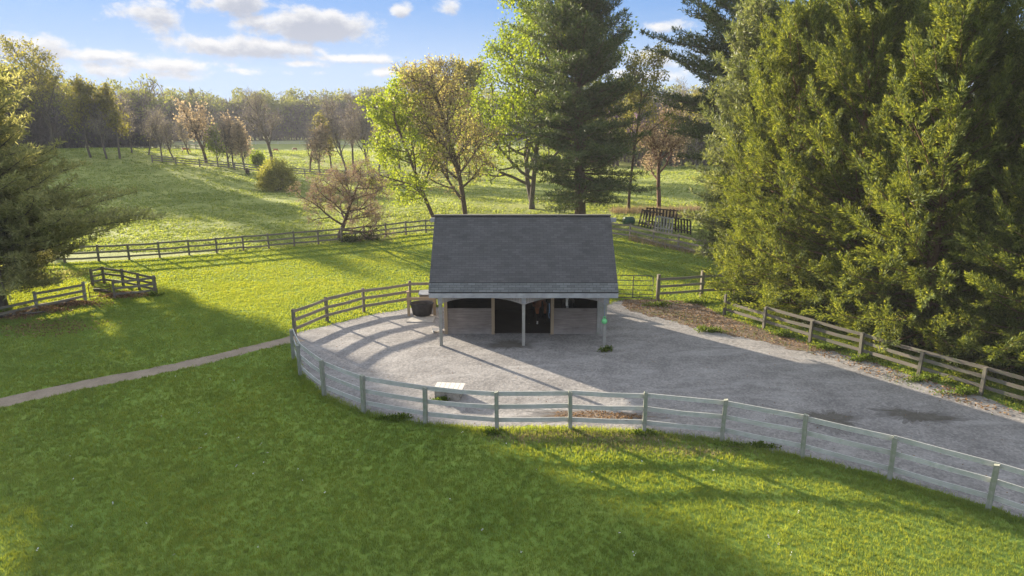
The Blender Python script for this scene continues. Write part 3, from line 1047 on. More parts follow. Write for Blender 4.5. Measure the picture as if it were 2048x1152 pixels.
tr = G(843, 633)
t = empty('water_trough', (tr.x + .03, 34.55, 0.06), 'large black oval rubber water trough left of the shed', 'trough')
MB().lathe([(.0, .02), (.36, .0), (.44, .06), (.52, .56), (.545, .62), (.56, .66), (.54, .68), (.50, .66), (.44, .4), (.40, .12), (.0, .1)], sides=36, sx=1.12, sy=.8).build('tub', M['rubber'], t, smooth_shade=True)
MB().lathe([(.0, .50), (.46, .50)], sides=30, sx=1.12, sy=.8).build('water', M['water'], t)
m = MB(); m.tube([(0.04, -.47, .1), (0.04, -.41, .1)], .05, 10); m.build('drain_plug', M['rubber'], t)
pad = [G(*p) for p in [(812, 645), (866, 646), (871, 634), (829, 632)]]
m = MB()
for p0, p1, p2, p3, z in ((*pad, .05),):
    V = [(p.x, p.y, 0.0) for p in (p0, p1, p2, p3)] + [(p.x, p.y, z) for p in (p0, p1, p2, p3)]
    m.add(V, [(4, 5, 6, 7), (0, 1, 5, 4), (1, 2, 6, 5), (2, 3, 7, 6), (3, 0, 4, 7)])
tag(m.build('concrete_slab', M['concrete']), 'pale concrete slab on the gravel in front of the black trough', 'slab')
bx = P(851, 592, 36.2)
t = empty('storage_bin', (bx.x + .12, 36.3, 0), 'brown wooden bin with a grey lid behind the black trough', 'bin')
board_wall(-.42, .42, .02, .8, -.3).build('front_panel', M['rail_warm'], t)
MB().box((-.42, 0, .41), (.03, .56, .78)).build('side_panel', M['rail_warm'], t)
MB().box((.42, 0, .41), (.03, .56, .78)).build('side_panel', M['rail_warm'], t)
MB().box((0, .3, .41), (.8, .03, .78)).build('back_panel', M['rail_warm'], t)
MB().box((0, -.02, .83), (.96, .74, .035), M=Matrix.Rotation(R(6), 3, 'X')).build('lid', M['fascia'], t)

st = G(875, 664)
t = empty('wooden_step', (st.x, st.y, 0.013), 'small pale wooden step lying by the left porch post', 'step', rz=.2)
for yy, zz in ((-.16, .12), (0.0, .12), (.14, .12)):
    MB().bar([(-.26, yy, zz), (.26, yy, zz)], .11, .025, rng=rng).build('tread', M['pale_board'], t)
for xx in (-.22, .22):
    MB().box((xx, 0, .052), (.05, .38, .1)).build('runner', M['pale_board'], t)

mbk = G(899, 801)
t = empty('mounting_block', (mbk.x - .04, mbk.y + .38, 0.012), 'low stone box with a white slatted lid in the middle of the gravel', 'mounting block', rz=R(-7))
board_wall(-.48, .48, 0, .32, -.33, .16, .05).build('front_panel', M['stone'], t)
MB().box((-.46, 0, .16), (.05, .62, .32)).build('side_panel', M['stone'], t)
MB().box((.46, 0, .16), (.05, .62, .32)).build('side_panel', M['stone'], t)
MB().box((0, .33, .16), (.96, .05, .32)).build('back_panel', M['stone'], t)
m = MB()
for i_ in range(6):
    x = -.46 + i_ * .184
    m.bar([(x - .01, -.40, .345 + rng.uniform(0, .004)), (x + .0, .40, .37)], .172, .03, rng=rng)
m.build('slatted_lid', M['pale_board'], t)

gbp = P(1209, 643, 29.62)
t = empty('play_ball', (gbp.x, 29.66, gbp.z), 'mint green horse play ball with a handle hung on the right porch post', 'ball')
prof = [(0.001, -.135)] + [(.135 * math.sin(a), -.135 * math.cos(a)) for a in [q * PI / 10 for q in range(1, 10)]] + [(.03, .14), (.0, .145)]
MB().lathe(prof, sides=20).build('ball', M['ball_green'], t, smooth_shade=True)
m = MB(); m.tube([(math.cos(a) * .055, 0, .17 + math.sin(a) * .05) for a in [q * PI / 6 for q in range(-2, 15)]], .018, 6); m.build('handle', M['ball_green'], t)
m = MB(); m.tube([(0, 0, .21), (.0, .02, .6), (0, .03, .96)], .012, 5)
m.tube([(0, .03, .96), (0.02, .12, .97)], .012, 5)
m.build('hanging_rope', M['rope'], t)
rp = P(1099, 606, 31.4)
m = MB(); m.tube([(0, 0, 0), (.01, -.01, -.3), (-.01, 0, -.62), (.02, .0, -.75)], .018, 6)
m.tube([(0.02, .0, -.02), (.04, -.005, -.3), (.03, 0, -.5)], .016, 6)
tag(m.build('lead_rope', M['rope'], loc=(rp.x - .02, 31.37, rp.z)), 'blue lead rope hanging on the brown post of the right doorway', 'rope')

# hay feeder panels and a drum beyond the right pasture fence
def rack(label, px0, px1, py, h, n, tilt, mat, seed):
    r = random.Random(seed)
    a, b = G(px0, py[0]), G(px1, py[1])
    t = empty('feeder_panel', a, label, 'hay feeder', 'old feeder panels by the fence')
    d = (b - a); L = d.length; d.normalize()
    u = Vector((-d.y * tilt, d.x * tilt, 1)).normalized()
    MB().bar([u * (h - .05), d * L + u * (h - .05)], .06, .1, rng=r).build('top_rail', mat, t)
    MB().bar([u * .3, d * L + u * .3], .06, .1, rng=r).build('bottom_rail', mat, t)
    for i_ in range(n):
        s_ = L * i_ / (n - 1)
        MB().bar([d * s_ + Vector((0, 0, 0)) + Vector((-d.y, d.x, 0)) * .07, d * s_ + u * (h + r.uniform(-.04, .08)) + Vector((-d.y, d.x, 0)) * .07], .06, .14, up=(d.x, d.y, 0), rng=r).build('slat', mat, t)
    return t
rack('dark slatted hay feeder panel leaning at the left end of the feeders', 1276, 1318, (452, 461), 1.6, 8, .25, M['shaded_wood'], 1)  # the dark panels carry their backlit shade in the wood colour
rack('pale grey slatted hay feeder panel in front of the darker ones', 1309, 1342, (461, 467), 1.35, 7, .05, M['barn_post'], 2)
rack('dark wide slatted hay feeder panel at the right end of the feeders', 1338, 1380, (462, 470), 1.35, 8, -.1, M['shaded_wood'], 3)
rack('tall dark hay feeder panel standing at the back of the feeders', 1290, 1350, (448, 455), 1.6, 10, .12, M['shaded_wood'], 4)
dp = G(1257, 450)
m = MB()
t = empty('drum', dp, 'green plastic drum lying on its side near the hay feeders', 'drum', rz=R(25))
V = MB().lathe([(.0, -.5), (.36, -.5), (.38, -.46), (.40, -.2), (.38, 0), (.40, .2), (.38, .46), (.36, .5), (0, .5)], sides=20)
for v in V.v:
    v[:] = v[:, [2, 1, 0]]
    v[:, 2] += .4
V.q = [q[:, ::-1] for q in V.q]
V.build('shell', M['drum_green'], t, smooth_shade=True)
m = MB(); m.tube([(.5, .12, .5), (.53, .12, .5)], .05, 8); m.build('cap', M['rubber'], t)

# fallen limbs and stones under the left pine
for j, (px, py, L, an, lab) in enumerate([(40, 633, 2.2, .5, 'grey fallen limb lying beneath the left pine by the leaf pile'), (118, 612, 1.8, .15, 'broken branch lying along the low mossy rail fence'), (205, 585, 1.4, -.4, 'short dead log lying inside the small pen')]):
    c = G(px, py)
    m = MB()
    m.tube([(-L / 2, 0, .1), (-L * .1, .06, .14), (L * .3, -.03, .12), (L / 2, .05, .1)], [.09, .085, .07, .04], 7)
    m.tube([(L * .1, 0, .12), (L * .3, .2, .25), (L * .42, .35, .28)], [.045, .03, .015], 5)
    o = m.build('fallen_branch', M['bark_grey'], loc=(c.x, c.y, 0.0))
    o.rotation_euler[2] = an
    tag(o, lab, 'branch')


# ------------------------------------------------------------------ horses
def skin_mesh(verts, edges, radii, root=0, sub=2):
    me = bpy.data.meshes.new('skeleton')
    bm = bmesh.new()
    lay = bm.verts.layers.skin.verify()
    vs = [bm.verts.new(v) for v in verts]
    for a, b in edges:
        bm.edges.new((vs[a], vs[b]))
    for i_, v in enumerate(vs):
        rr = radii[i_]
        v[lay].radius = rr if isinstance(rr, tuple) else (rr, rr)
        v[lay].use_root = (i_ == root)
    bm.to_mesh(me); bm.free()
    ob = bpy.data.objects.new('skeleton', me)
    COL.objects.link(ob)
    ob.modifiers.new('skin', 'SKIN').use_smooth_shade = True
    s = ob.modifiers.new('sub', 'SUBSURF'); s.levels = sub; s.render_levels = sub
    dg = bpy.context.evaluated_depsgraph_get()
    res = bpy.data.meshes.new_from_object(ob.evaluated_get(dg))
    bpy.data.objects.remove(ob)
    return res


def horse_body(pose, name='horse_body'):
    V, E, Rr = [], [], []
    def add(p, r, prev=None):
        V.append(p); Rr.append(r)
        if prev is not None: E.append((prev, len(V) - 1))
        return len(V) - 1
    b0 = add((-.35, 0, 1.22), (.27, .30))
    b1 = add((.05, 0, 1.15), (.29, .32), b0)
    b2 = add((.42, 0, 1.18), (.26, .31), b1)
    b3 = add((.68, 0, 1.22), (.2, .26), b2)
    rump = add((-.72, 0, 1.24), (.23, .25), b0)
    dock = add((-.9, 0, 1.22), (.1, .12), rump)
    if pose == 'graze':
        nk = [((.92, 0, 1.12), (.12, .19)), ((1.12, 0, .82), (.09, .15)), ((1.25, 0, .52), (.085, .12)), ((1.33, 0, .36), (.085, .12)), ((1.33, 0, .18), (.06, .075)), ((1.32, 0, .07), (.055, .06))]
        ear = ((1.17, .06, .62), (1.2, .09, .74))
    elif pose == 'over_wall':
        nk = [((.9, 0, 1.38), (.13, .19)), ((1.1, 0, 1.55), (.1, .15)), ((1.27, 0, 1.7), (.085, .12)), ((1.4, 0, 1.66), (.09, .12)), ((1.53, 0, 1.48), (.065, .085)), ((1.58, 0, 1.36), (.06, .065))]
        ear = ((1.24, .07, 1.8), (1.24, .1, 1.93))
    else:
        nk = [((.9, 0, 1.42), (.13, .19)), ((1.08, 0, 1.66), (.1, .15)), ((1.22, 0, 1.84), (.085, .12)), ((1.36, 0, 1.8), (.09, .12)), ((1.52, 0, 1.62), (.065, .085)), ((1.6, 0, 1.5), (.058, .065))]
        ear = ((1.2, .07, 1.94), (1.2, .09, 2.07))
    p = b3
    for i_, (q, r_) in enumerate(nk):
        p = add(q, r_, p)
        if i_ == 2:
            poll = p
    for s in (-1, 1):
        e = add((ear[0][0], s * ear[0][1], ear[0][2]), .03, poll)
        add((ear[1][0], s * ear[1][1], ear[1][2]), .012, e)
        h = add((-.62, s * .17, 1.02), (.14, .19), rump)
        h = add((-.52, s * .19, .82), (.1, .13), h)
        h = add((-.78, s * .19, .56), (.05, .065), h)
        h = add((-.74, s * .19, .22), .04, h)
        h = add((-.70, s * .19, .10), .042, h)
        add((-.67, s * .19, .025), (.055, .06), h)
        dx = .12 * s if pose == 'graze' else 0
        f_ = add((.58, s * .17, .98), (.11, .15), b3)
        f_ = add((.54 + dx * .3, s * .18, .8), (.075, .09), f_)
        f_ = add((.56 + dx * .7, s * .18, .5), (.05, .055), f_)
        f_ = add((.56 + dx, s * .18, .22), .036, f_)
        f_ = add((.59 + dx, s * .18, .10), .038, f_)
        add((.62 + dx, s * .18, .025), (.05, .055), f_)
    return skin_mesh(V, E, Rr, root=b1 if False else 0), nk, (poll,)


POSES = {}
def horse(label, pose, loc, rz, coat, blaze=False, socks=False, group=None):
    if pose not in POSES:
        POSES[pose] = horse_body(pose)
    src, nk, _ = POSES[pose]
    me = src.copy()
    me.name = 'body'
    me.materials.clear()
    for mm in (M[coat], M['horse_hair'], M['horse_white']):
        me.materials.append(mm)
    dark = coat in ('bay', 'dark_bay', 'black_coat')
    muz = nk[-1][0]
    hd0, hd1 = Vector(nk[3][0]), Vector(nk[5][0])
    for f in me.polygons:
        c = f.center
        f.use_smooth = True
        mi = 0
        if c.z < .62 and dark and c.x < .9: mi = 1
        if c.z < .05 and c.x < .9: mi = 1
        if socks and c.z < .24 and c.z > .05 and c.x < -.3 and c.y > 0: mi = 2
        if blaze:
            t_ = (c - hd0).dot(hd1 - hd0) / (hd1 - hd0).length_squared
            nrm = Vector((hd1 - hd0)).cross(Vector((0, 1, 0)))
            fwd = f.normal.dot(nrm.normalized())
            if -.35 < t_ < 1.15 and abs(c.y) < .055 and abs(fwd) > .2 and (f.normal.x > 0.15):
                mi = 2
            if t_ > 1.15: mi = 1
        f.material_index = mi
    t = empty('horse', loc, label, 'horse', group, rz)
    o = bpy.data.objects.new('body', me)
    COL.objects.link(o); o.parent = t
    m = MB()
    m.tube([(-.93, 0, 1.3), (-1.03, 0, 1.2), (-1.06, 0, .9), (-1.03, 0, .55), (-1.02, 0, .42)], [.035, .05, .075, .06, .015], 8)
    hair = M['horse_hair'] if dark else M[coat]
    m.build('tail', hair, t, smooth_shade=True)
    m = MB()
    pts = [(nk[i_][0][0] - .07, .0 + .03 * (i_ % 2), nk[i_][0][2] + nk[i_][1][1] * .8) for i_ in range(3)]
    pts = [(.62, 0, 1.46 if pose != 'graze' else 1.4)] + pts
    m.tube(pts, [.03, .07, .075, .05], 7)
    m.build('mane', hair, t, smooth_shade=True)
    return t


horse('chestnut bay horse standing tail outward in the dark right doorway of the shed', 'stand', (1.38, 33.6, .03), R(97), 'bay', socks=True)
horse('black horse with a white blaze looking over the right half wall of the shed', 'over_wall', (2.82, 33.05, .03), R(-97), 'black_coat', blaze=True)
HG = 'horses grazing in the far fields'
for px, py, rz, coat, pose, lab in [(496, 352, R(100), 'dark_bay', 'graze', 'dark horse seen end on, alone on the shaded hill pasture'),
                                    (494, 305, R(170), 'chestnut', 'graze', 'chestnut horse in the bright far field behind a thin trunk'),
                                    (551, 305, R(-10), 'bay', 'graze', 'brown horse in the bright far field beside the big bare tree'),
                                    (590, 303, R(160), 'chestnut', 'graze', 'small chestnut horse at the right end of the far field herd'),
                                    (358, 303, R(120), 'dark_bay', 'stand', 'dark horse standing by the far pale fence'),
                                    (371, 306, R(10), 'bay', 'graze', 'brown horse grazing in front of the far pale fence'),
                                    (755, 366, R(175), 'dark_bay', 'graze', 'dark horse grazing near the fence left of the lime green tree')]:
    g = G(px, py)
    horse(lab, pose, g, rz, coat).scale = (.7, .7, .7) if py < 320 else (.85, .85, .85)

# ------------------------------------------------------------------ foliage
def unit(v):
    return v / (np.linalg.norm(v, axis=-1, keepdims=True) + 1e-9)


def leaf_quads(mb, Pn, Dn, L, W, rg, mat=0, fold=0.0):
    """one kite shaped leaf per point: base Pn, pointing along Dn"""
    n = len(Pn)
    if n == 0: return
    Dn = unit(Dn)
    S = unit(np.cross(Dn, rg.normal(size=(n, 3))))
    L = np.broadcast_to(np.asarray(L, dtype=float), (n,))[:, None]
    W = np.broadcast_to(np.asarray(W, dtype=float), (n,))[:, None]
    a = Pn
    b = Pn + Dn * L * .5 + S * W * .5
    c = Pn + Dn * L
    d = Pn + Dn * L * .5 - S * W * .5
    V = np.stack([a, b, c, d], 1).reshape(-1, 3)
    Q = np.arange(4 * n).reshape(-1, 4)
    mb.add(V, Q, mat=mat)


def grow(rg, start, d0, L, r0, levels, out, kids_n=(5, 5, 4), spread=(.9, .8, .8), ratio=(.6, .55, .5), up=.12, wob=.18, level=0, first=.3, nseg=5, tips=None, min_sides=3):
    """a limb and what grows from it; wood goes to `out`, the places for leaves to `tips`"""
    pts = [np.array(start, dtype=float)]
    d = np.array(d0, dtype=float)
    d /= np.linalg.norm(d)
    ns = nseg if level < 2 else max(2, nseg - 2)
    dirs = [d]
    for i_ in range(ns):
        d = d + rg.normal(size=3) * wob + np.array((0, 0, up * (1 if level else .3)))
        d /= np.linalg.norm(d)
        pts.append(pts[-1] + d * L / ns)
        dirs.append(d)
    pts = np.array(pts)
    rad = np.linspace(r0, r0 * (.45 if level < levels else .3), ns + 1)
    out.tube(pts, rad, max(min_sides, 8 - 2 * level), cap=False)
    if level >= levels:
        for i_ in range(1, ns + 1):
            tips.append((pts[i_], dirs[i_]))
        return
    if level == levels - 1:
        tips.append((pts[-1], dirs[-1]))
    nk = kids_n[min(level, len(kids_n) - 1)]
    ph = rg.uniform(0, 6.28)
    for j in range(nk):
        t = first + (1 - first) * (j + rg.uniform(.1, .9)) / nk if level == 0 else .25 + .75 * (j + rg.uniform(.1, .9)) / nk
        x = t * ns
        i_ = min(ns - 1, int(x))
        p = pts[i_] + (pts[i_ + 1] - pts[i_]) * (x - i_)
        dd = dirs[i_]
        ph += 2.4 + rg.uniform(-.5, .5)
        ref = np.array((1, 0, 0)) if abs(dd[2]) > .7 else np.array((0, 0, 1.0))
        s = np.cross(dd, ref); s /= np.linalg.norm(s)
        u = np.cross(s, dd)
        lat = s * math.cos(ph) + u * math.sin(ph)
        a = spread[min(level, len(spread) - 1)] * rg.uniform(.75, 1.25)
        cd = dd * math.cos(a) + lat * math.sin(a)
        rr = rad[i_] * rg.uniform(.5, .7)
        kl = ratio[min(level, len(ratio) - 1)] * L * (1.15 - .55 * t if level == 0 else 1.0 - .3 * t) * rg.uniform(.8, 1.2)
        grow(rg, p, cd, kl, rr, levels, out, kids_n, spread, ratio, up, wob, level + 1, first, nseg, tips, min_sides)


def broadleaf(name, label, loc, height, trunk_r, leaf, barkm, seed, lean=(0, 0), levels=3, kids_n=(9, 6, 5), spread=(.95, .8, .8), ratio=(.55, .5, .5), up=.1, wob=.14, first=.3,
              per_tip=5, leaf_l=.12, leaf_w=.09, scat=.25, cat='tree', group=None, twig=None, twigs_per=0, twig_l=.5, trunk_frac=.8, stems=1):
    rg = np.random.default_rng(seed)
    t = empty(name, loc, label, cat, group)
    wb, tips = MB(), []
    for s_ in range(stems):
        off = np.array((rg.uniform(-.3, .3), rg.uniform(-.3, .3), 0)) if stems > 1 else np.zeros(3)
        ln = np.array((lean[0], lean[1], 1.0)) + (np.array((rg.uniform(-.3, .3), rg.uniform(-.3, .3), 0)) if stems > 1 else 0)
        grow(rg, off + np.array((0, 0, -.2)), ln, height * trunk_frac * rg.uniform(.85, 1.0), trunk_r, levels, wb, kids_n, spread, ratio, up, wob, 0, first, 6, tips)
    wb.build('trunk', M[barkm], t, smooth_shade=True)
    TP = np.array([p for p, d in tips]); TD = np.array([d for p, d in tips])
    cb = MB()
    mats = [M[leaf]]
    if per_tip:
        Pn = np.repeat(TP, per_tip, 0) + rg.normal(size=(len(TP) * per_tip, 3)) * scat
        Dn = np.repeat(TD, per_tip, 0) * .5 + rg.normal(size=(len(TP) * per_tip, 3)) * .8
        sc = rg.uniform(.7, 1.35, len(Pn))
        leaf_quads(cb, Pn, Dn, leaf_l * sc, leaf_w * sc, rg)
    if twigs_per:
        mats.append(M[twig])
        Pn = np.repeat(TP, twigs_per, 0) + rg.normal(size=(len(TP) * twigs_per, 3)) * scat * .5
        Dn = np.repeat(TD, twigs_per, 0) + rg.normal(size=(len(TP) * twigs_per, 3)) * .6
        leaf_quads(cb, Pn, Dn, twig_l * rg.uniform(.6, 1.3, len(Pn)), TWW * height, rg, mat=1)
    if cb.n:
        cb.build('crown', mats, t)
    return t


TWW = .004


def conifer(name, label, loc, height, radius, trunk_r, leaf, barkm, seed, h0=.1, whorl=.75, per=5, droop=.25, upturn=.5, upper_up=.9, shape=.8, tuft_l=.3, tuft_w=.035, blades=5, step=.28, lean=(0, 0), extra=(), dens=1.0, bare=.25, group=None):
    """a pine: whorls of limbs, each limb with side shoots carrying brushes of needles"""
    rg = np.random.default_rng(seed)
    t = empty(name, loc, label, 'tree', group)
    wb = MB()
    nz = 14
    zz = np.linspace(-.3, height, nz)
    tx = np.cumsum(rg.normal(size=nz) * .05) + lean[0] * zz
    ty = np.cumsum(rg.normal(size=nz) * .05) + lean[1] * zz
    tx -= tx[0]; ty -= ty[0]
    wb.tube(np.stack([tx, ty, zz], 1), trunk_r * (1 - np.linspace(0, .93, nz)) + .01, 10, cap=False)
    TP, TD = [], []
    limbs = []
    z = h0 * height
    while z < height * .985:
        f = (z / height - h0) / (1 - h0)
        n = max(3, int(rg.integers(per - 1, per + 2)))
        a0 = rg.uniform(0, 6.28)
        for j in range(n):
            prof = (1 - f) ** shape * (.55 + .45 * min(1, f / .12))
            L = radius * prof * rg.uniform(.52, 1.1) + .35
            limbs.append((z + rg.uniform(-.25, .25), a0 + j * 2 * PI / n + rg.uniform(-.35, .35), L, f))
        z += whorl * rg.uniform(.75, 1.25) * (1.0 - .35 * f)
    for e in extra:                      # limbs the photo shows sticking out: height, heading, length, fraction
        limbs.append(e)
    for z, a, L, f in limbs:
        x0, y0 = np.interp(z, zz, tx), np.interp(z, zz, ty)
        hd = np.array((math.cos(a), math.sin(a), 0))
        el0 = -droop * (1 - f) + upper_up * f ** 1.2 + rg.normal() * .1
        ns = max(4, int(L / .45))
        p = np.array((x0, y0, z)); pts = [p]
        el = el0
        h2 = hd
        for i_ in range(ns):
            el += (upturn * (1 - f * .6)) / ns + rg.normal() * .04
            aa = rg.normal() * .07
            h2 = np.array((h2[0] * math.cos(aa) - h2[1] * math.sin(aa), h2[0] * math.sin(aa) + h2[1] * math.cos(aa), 0))
            p = p + (h2 * math.cos(el) + np.array((0, 0, math.sin(el)))) * L / ns
            pts.append(p)
        pts = np.array(pts)
        wb.tube(pts, np.linspace(min(trunk_r * .3, .02 + L * .011), .008, ns + 1), 5, cap=False)
        dirs = unit(np.gradient(pts, axis=0))
        # side shoots
        s = bare * L * (1 - f)
        side = 1
        cum = np.concatenate([[0], np.cumsum(np.linalg.norm(np.diff(pts, axis=0), axis=1))])
        while s < L:
            x = np.interp(s, cum, np.arange(ns + 1)); i_ = min(ns - 1, int(x))
            q = pts[i_] + (pts[i_ + 1] - pts[i_]) * (x - i_)
            dd = dirs[i_]
            sidev = np.cross(dd, (0, 0, 1.0)); sidev /= np.linalg.norm(sidev) + 1e-9
            sl_ = (.25 + .42 * (L - s) * (1 - .2 * f)) * rg.uniform(.6, 1.15)
            sl_ = min(sl_, 1.9)
            sd_ = unit(dd * .75 + sidev * side * rg.uniform(.55, 1.0) + np.array((0, 0, rg.uniform(-.12, .38))))
            side = -side
            m_ = max(2, int(sl_ / (step * .75)))
            up_ = np.linspace(0, .25, m_)[:, None] * np.array((0, 0, 1.0)) * sl_ * .5
            tq = q + sd_ * (np.linspace(.15, 1, m_) * sl_)[:, None] + up_ + rg.normal(size=(m_, 3)) * .05
            if sl_ > .5:
                wb.tube(np.array([q, q + sd_ * sl_ * .5 + up_[m_ // 2], tq[-1]]), [.012, .008, .004], 3, cap=False)
            TP.append(tq); TD.append(np.repeat(unit(sd_ + np.array((0, 0, .25)))[None], m_, 0))
            s += step * rg.uniform(.7, 1.3) / dens
        TP.append(pts[-1:]); TD.append(dirs[-1:])
    TP = np.concatenate(TP); TD = np.concatenate(TD)
    wb.build('trunk', M[barkm], t, smooth_shade=True)
    n = len(TP)
    Pn = np.repeat(TP, blades, 0) + rg.normal(size=(n * blades, 3)) * .05
    Dn = unit(np.repeat(TD, blades, 0) * .55 + rg.normal(size=(n * blades, 3)) * .62 + np.array((0, 0, .12)))
    sc = rg.uniform(.65, 1.25, n * blades)
    cb = MB()
    leaf_quads(cb, Pn, Dn, tuft_l * sc, tuft_w * rg.uniform(.7, 1.4, n * blades), rg)
    cb.build('crown', M[leaf], t)
    return t


def cedar_meshes(seed, height, radius, leaf='cedar', plume_n=900, leaves=90, low=.03, shape=.62, ll=.165, lw=.036):
    """a spreading cedar: a shell of upswept plumes of scale leaves over bare brown limbs"""
    rg = np.random.default_rng(seed)
    wb = MB()
    nz = 8
    zz = np.linspace(-.3, height * .97, nz)
    tx = np.cumsum(rg.normal(size=nz) * .08); ty = np.cumsum(rg.normal(size=nz) * .08)
    tx -= tx[0]; ty -= ty[0]
    wb.tube(np.stack([tx, ty, zz], 1), .26 * (1 - np.linspace(0, .93, nz)) + .012, 9, cap=False)
    cb = MB()
    # big upswept boughs; plumes ride on them
    nb = int(plume_n / 11)
    PB, PD, PL = [], [], []
    for b in range(nb):
        f = (b + rg.uniform()) / nb
        f = f ** 1.15
        z = height * (low + (.93 - low) * f)
        a = b * 2.39996 + rg.uniform(-.4, .4)
        prof = radius * (1 - f) ** shape * (.82 + .18 * math.sin(3 * a + seed) ) * rg.uniform(.7, 1.12) + .3
        el = -.12 + 1.12 * f ** .62 + rg.normal() * .12
        x0, y0 = np.interp(z, zz, tx), np.interp(z, zz, ty)
        hd = np.array((math.cos(a), math.sin(a), 0))
        ns = 5
        p = np.array((x0, y0, z)); pts = [p]
        for i_ in range(ns):
            e2 = el + (i_ - 2) * .09
            p = p + (hd * math.cos(e2) + np.array((0, 0, math.sin(e2)))) * prof / math.cos(min(el, 1.1)) / ns * (.9 if el < 1 else .75) + rg.normal(size=3) * .06
            pts.append(p)
        pts = np.array(pts)
        wb.tube(pts, np.linspace(.028 + prof * .008, .008, ns + 1), 4, cap=False)
        dirs = unit(np.gradient(pts, axis=0))
        npl = 11
        for j in range(npl):
            tt = .16 + .84 * (j + rg.uniform()) / npl
            x = tt * ns; i_ = min(ns - 1, int(x))
            q = pts[i_] + (pts[i_ + 1] - pts[i_]) * (x - i_)
            lat = rg.normal(size=3)
            dd = unit(dirs[i_] * .9 + lat * .45 + np.array((0, 0, .35)))
            PB.append(q); PD.append(dd); PL.append((.5 + .85 * (1 - f) ** .5 * rg.uniform(.5, 1.2)) * (1.2 if j == npl - 1 else 1))
    PB, PD, PL = np.array(PB), np.array(PD), np.array(PL)
    n = len(PB)
    # leaflets: along the plume axis, flaring, denser towards the tip
    tt = rg.uniform(0, 1, (n, leaves)) ** .8
    axis_p = PB[:, None, :] + PD[:, None, :] * (tt * PL[:, None])[..., None]
    rad = .21 * PL[:, None] * (1.03 - tt) ** .8
    rv = rg.normal(size=(n, leaves, 3))
    rv -= (rv * PD[:, None, :]).sum(-1, keepdims=True) * PD[:, None, :]
    rv = unit(rv)
    pos = axis_p + rv * (rad * rg.uniform(.1, 1, (n, leaves)))[..., None]
    dn = PD[:, None, :] * 1.0 + rv * .6 + rg.normal(size=(n, leaves, 3)) * .2
    sc = rg.uniform(.6, 1.4, n * leaves)
    leaf_quads(cb, pos.reshape(-1, 3), dn.reshape(-1, 3), ll * sc, lw * sc, rg)
    return wb, cb


# --- hero conifers
def base_at(px, Y):
    p = P(px, 400, Y)
    return Vector((p.x, Y, gz(p.x, Y)))


PINE_C = base_at(1162, 66.0)
conifer('pine_tree', 'tall dark pine with a thick trunk standing behind the shed roof', (PINE_C.x, PINE_C.y, 0), 32.0, 7.3, .55, 'pine', 'bark_brown', 31, h0=.07, whorl=.72, per=7, droop=.22, upturn=.45, upper_up=1.2, shape=.38, lean=(-.045, 0),
        tuft_l=.40, tuft_w=.07, blades=7, step=.31, dens=1.1, bare=.2, extra=((4.6, .05, 7.6, .05), (10.2, -.1, 6.6, .1), (15.0, .2, 5.6, .75), (13.5, .05, 5.8, .65)))
PINE_L = Vector((-28.3, 36.3, 0))
conifer('pine_tree', 'broad soft needled pine at the left edge over the mossy rail fence', PINE_L, 15.6, 7.0, .38, 'white_pine', 'bark_grey', 47, h0=.08, whorl=.5, per=7, droop=.12, upturn=.38, upper_up=.7, shape=.7,
        tuft_l=.31, tuft_w=.052, blades=7, step=.23, dens=1.15, bare=.03, extra=((4.3, -.03, 9.4, .36), (4.1, -.1, 8.8, .33), (3.0, -.15, 7.4, .1), (4.9, .25, 7.8, .2)))
PINE_R = base_at(1448, 63.0)
conifer('pine_tree', 'dark open pine reaching long limbs into the sky right of the centre pine', (PINE_R.x, PINE_R.y, 0), 29.0, 6.4, .48, 'pine', 'bark_grey', 53, h0=.22, whorl=1.15, per=6, droop=.05, upturn=.35, upper_up=.8, shape=.35,
        tuft_l=.38, tuft_w=.075, blades=8, step=.3, dens=1.1, bare=.18, extra=((13.6, 2.85, 8.2, .3), (15.4, 3.0, 8.4, .4), (17.6, 2.9, 7.8, .45), (11.0, 3.1, 8.4, .05)))
conifer('pine_tree', 'pale soft needled pine peeping out left of the first cedar', (14.4, 42.3, 0), 18.0, 4.2, .3, 'soft_pine', 'bark_grey', 57, h0=.06, whorl=.62, per=7, droop=.02, upturn=.45, upper_up=.9, shape=.45,
        tuft_l=.30, tuft_w=.055, blades=8, step=.24, dens=1.1, bare=.15)
conifer('pine_tree', 'feathery olive pine whose crown fills the gap above the middle cedars', (24.5, 45.0, 0), 23.0, 6.0, .4, 'white_pine', 'bark_grey', 54, h0=.12, whorl=1.0, per=6, droop=.1, upturn=.35, upper_up=.8, shape=.45,
        tuft_l=.36, tuft_w=.075, blades=7, step=.3, dens=1.0, bare=.25)
# pine beyond the left frame edge, its shade reaches the foreground lawn
conifer('pine_tree', 'broad pine standing just beyond the left edge behind the first pine', (-36.5, 42.5, 0), 19.0, 6.6, .36, 'white_pine', 'bark_grey', 48, h0=.1, whorl=.9, per=5, droop=.12, upturn=.38, upper_up=.7, shape=.7, tuft_l=.32, tuft_w=.06, blades=5, step=.32, bare=.25)

broadleaf('shade_tree', 'tall high crowned tree beyond the left edge that shades the foreground lawn', (-58.5, 73.5, 0), 24, .35, 'wood_green', 'bark_grey', 49, levels=3, kids_n=(16, 8, 6), spread=(.9, .85, .8), ratio=(.22, .5, .5), up=.08, wob=.08, first=.46, per_tip=7, leaf_l=.4, leaf_w=.32, scat=.4, trunk_frac=.95)
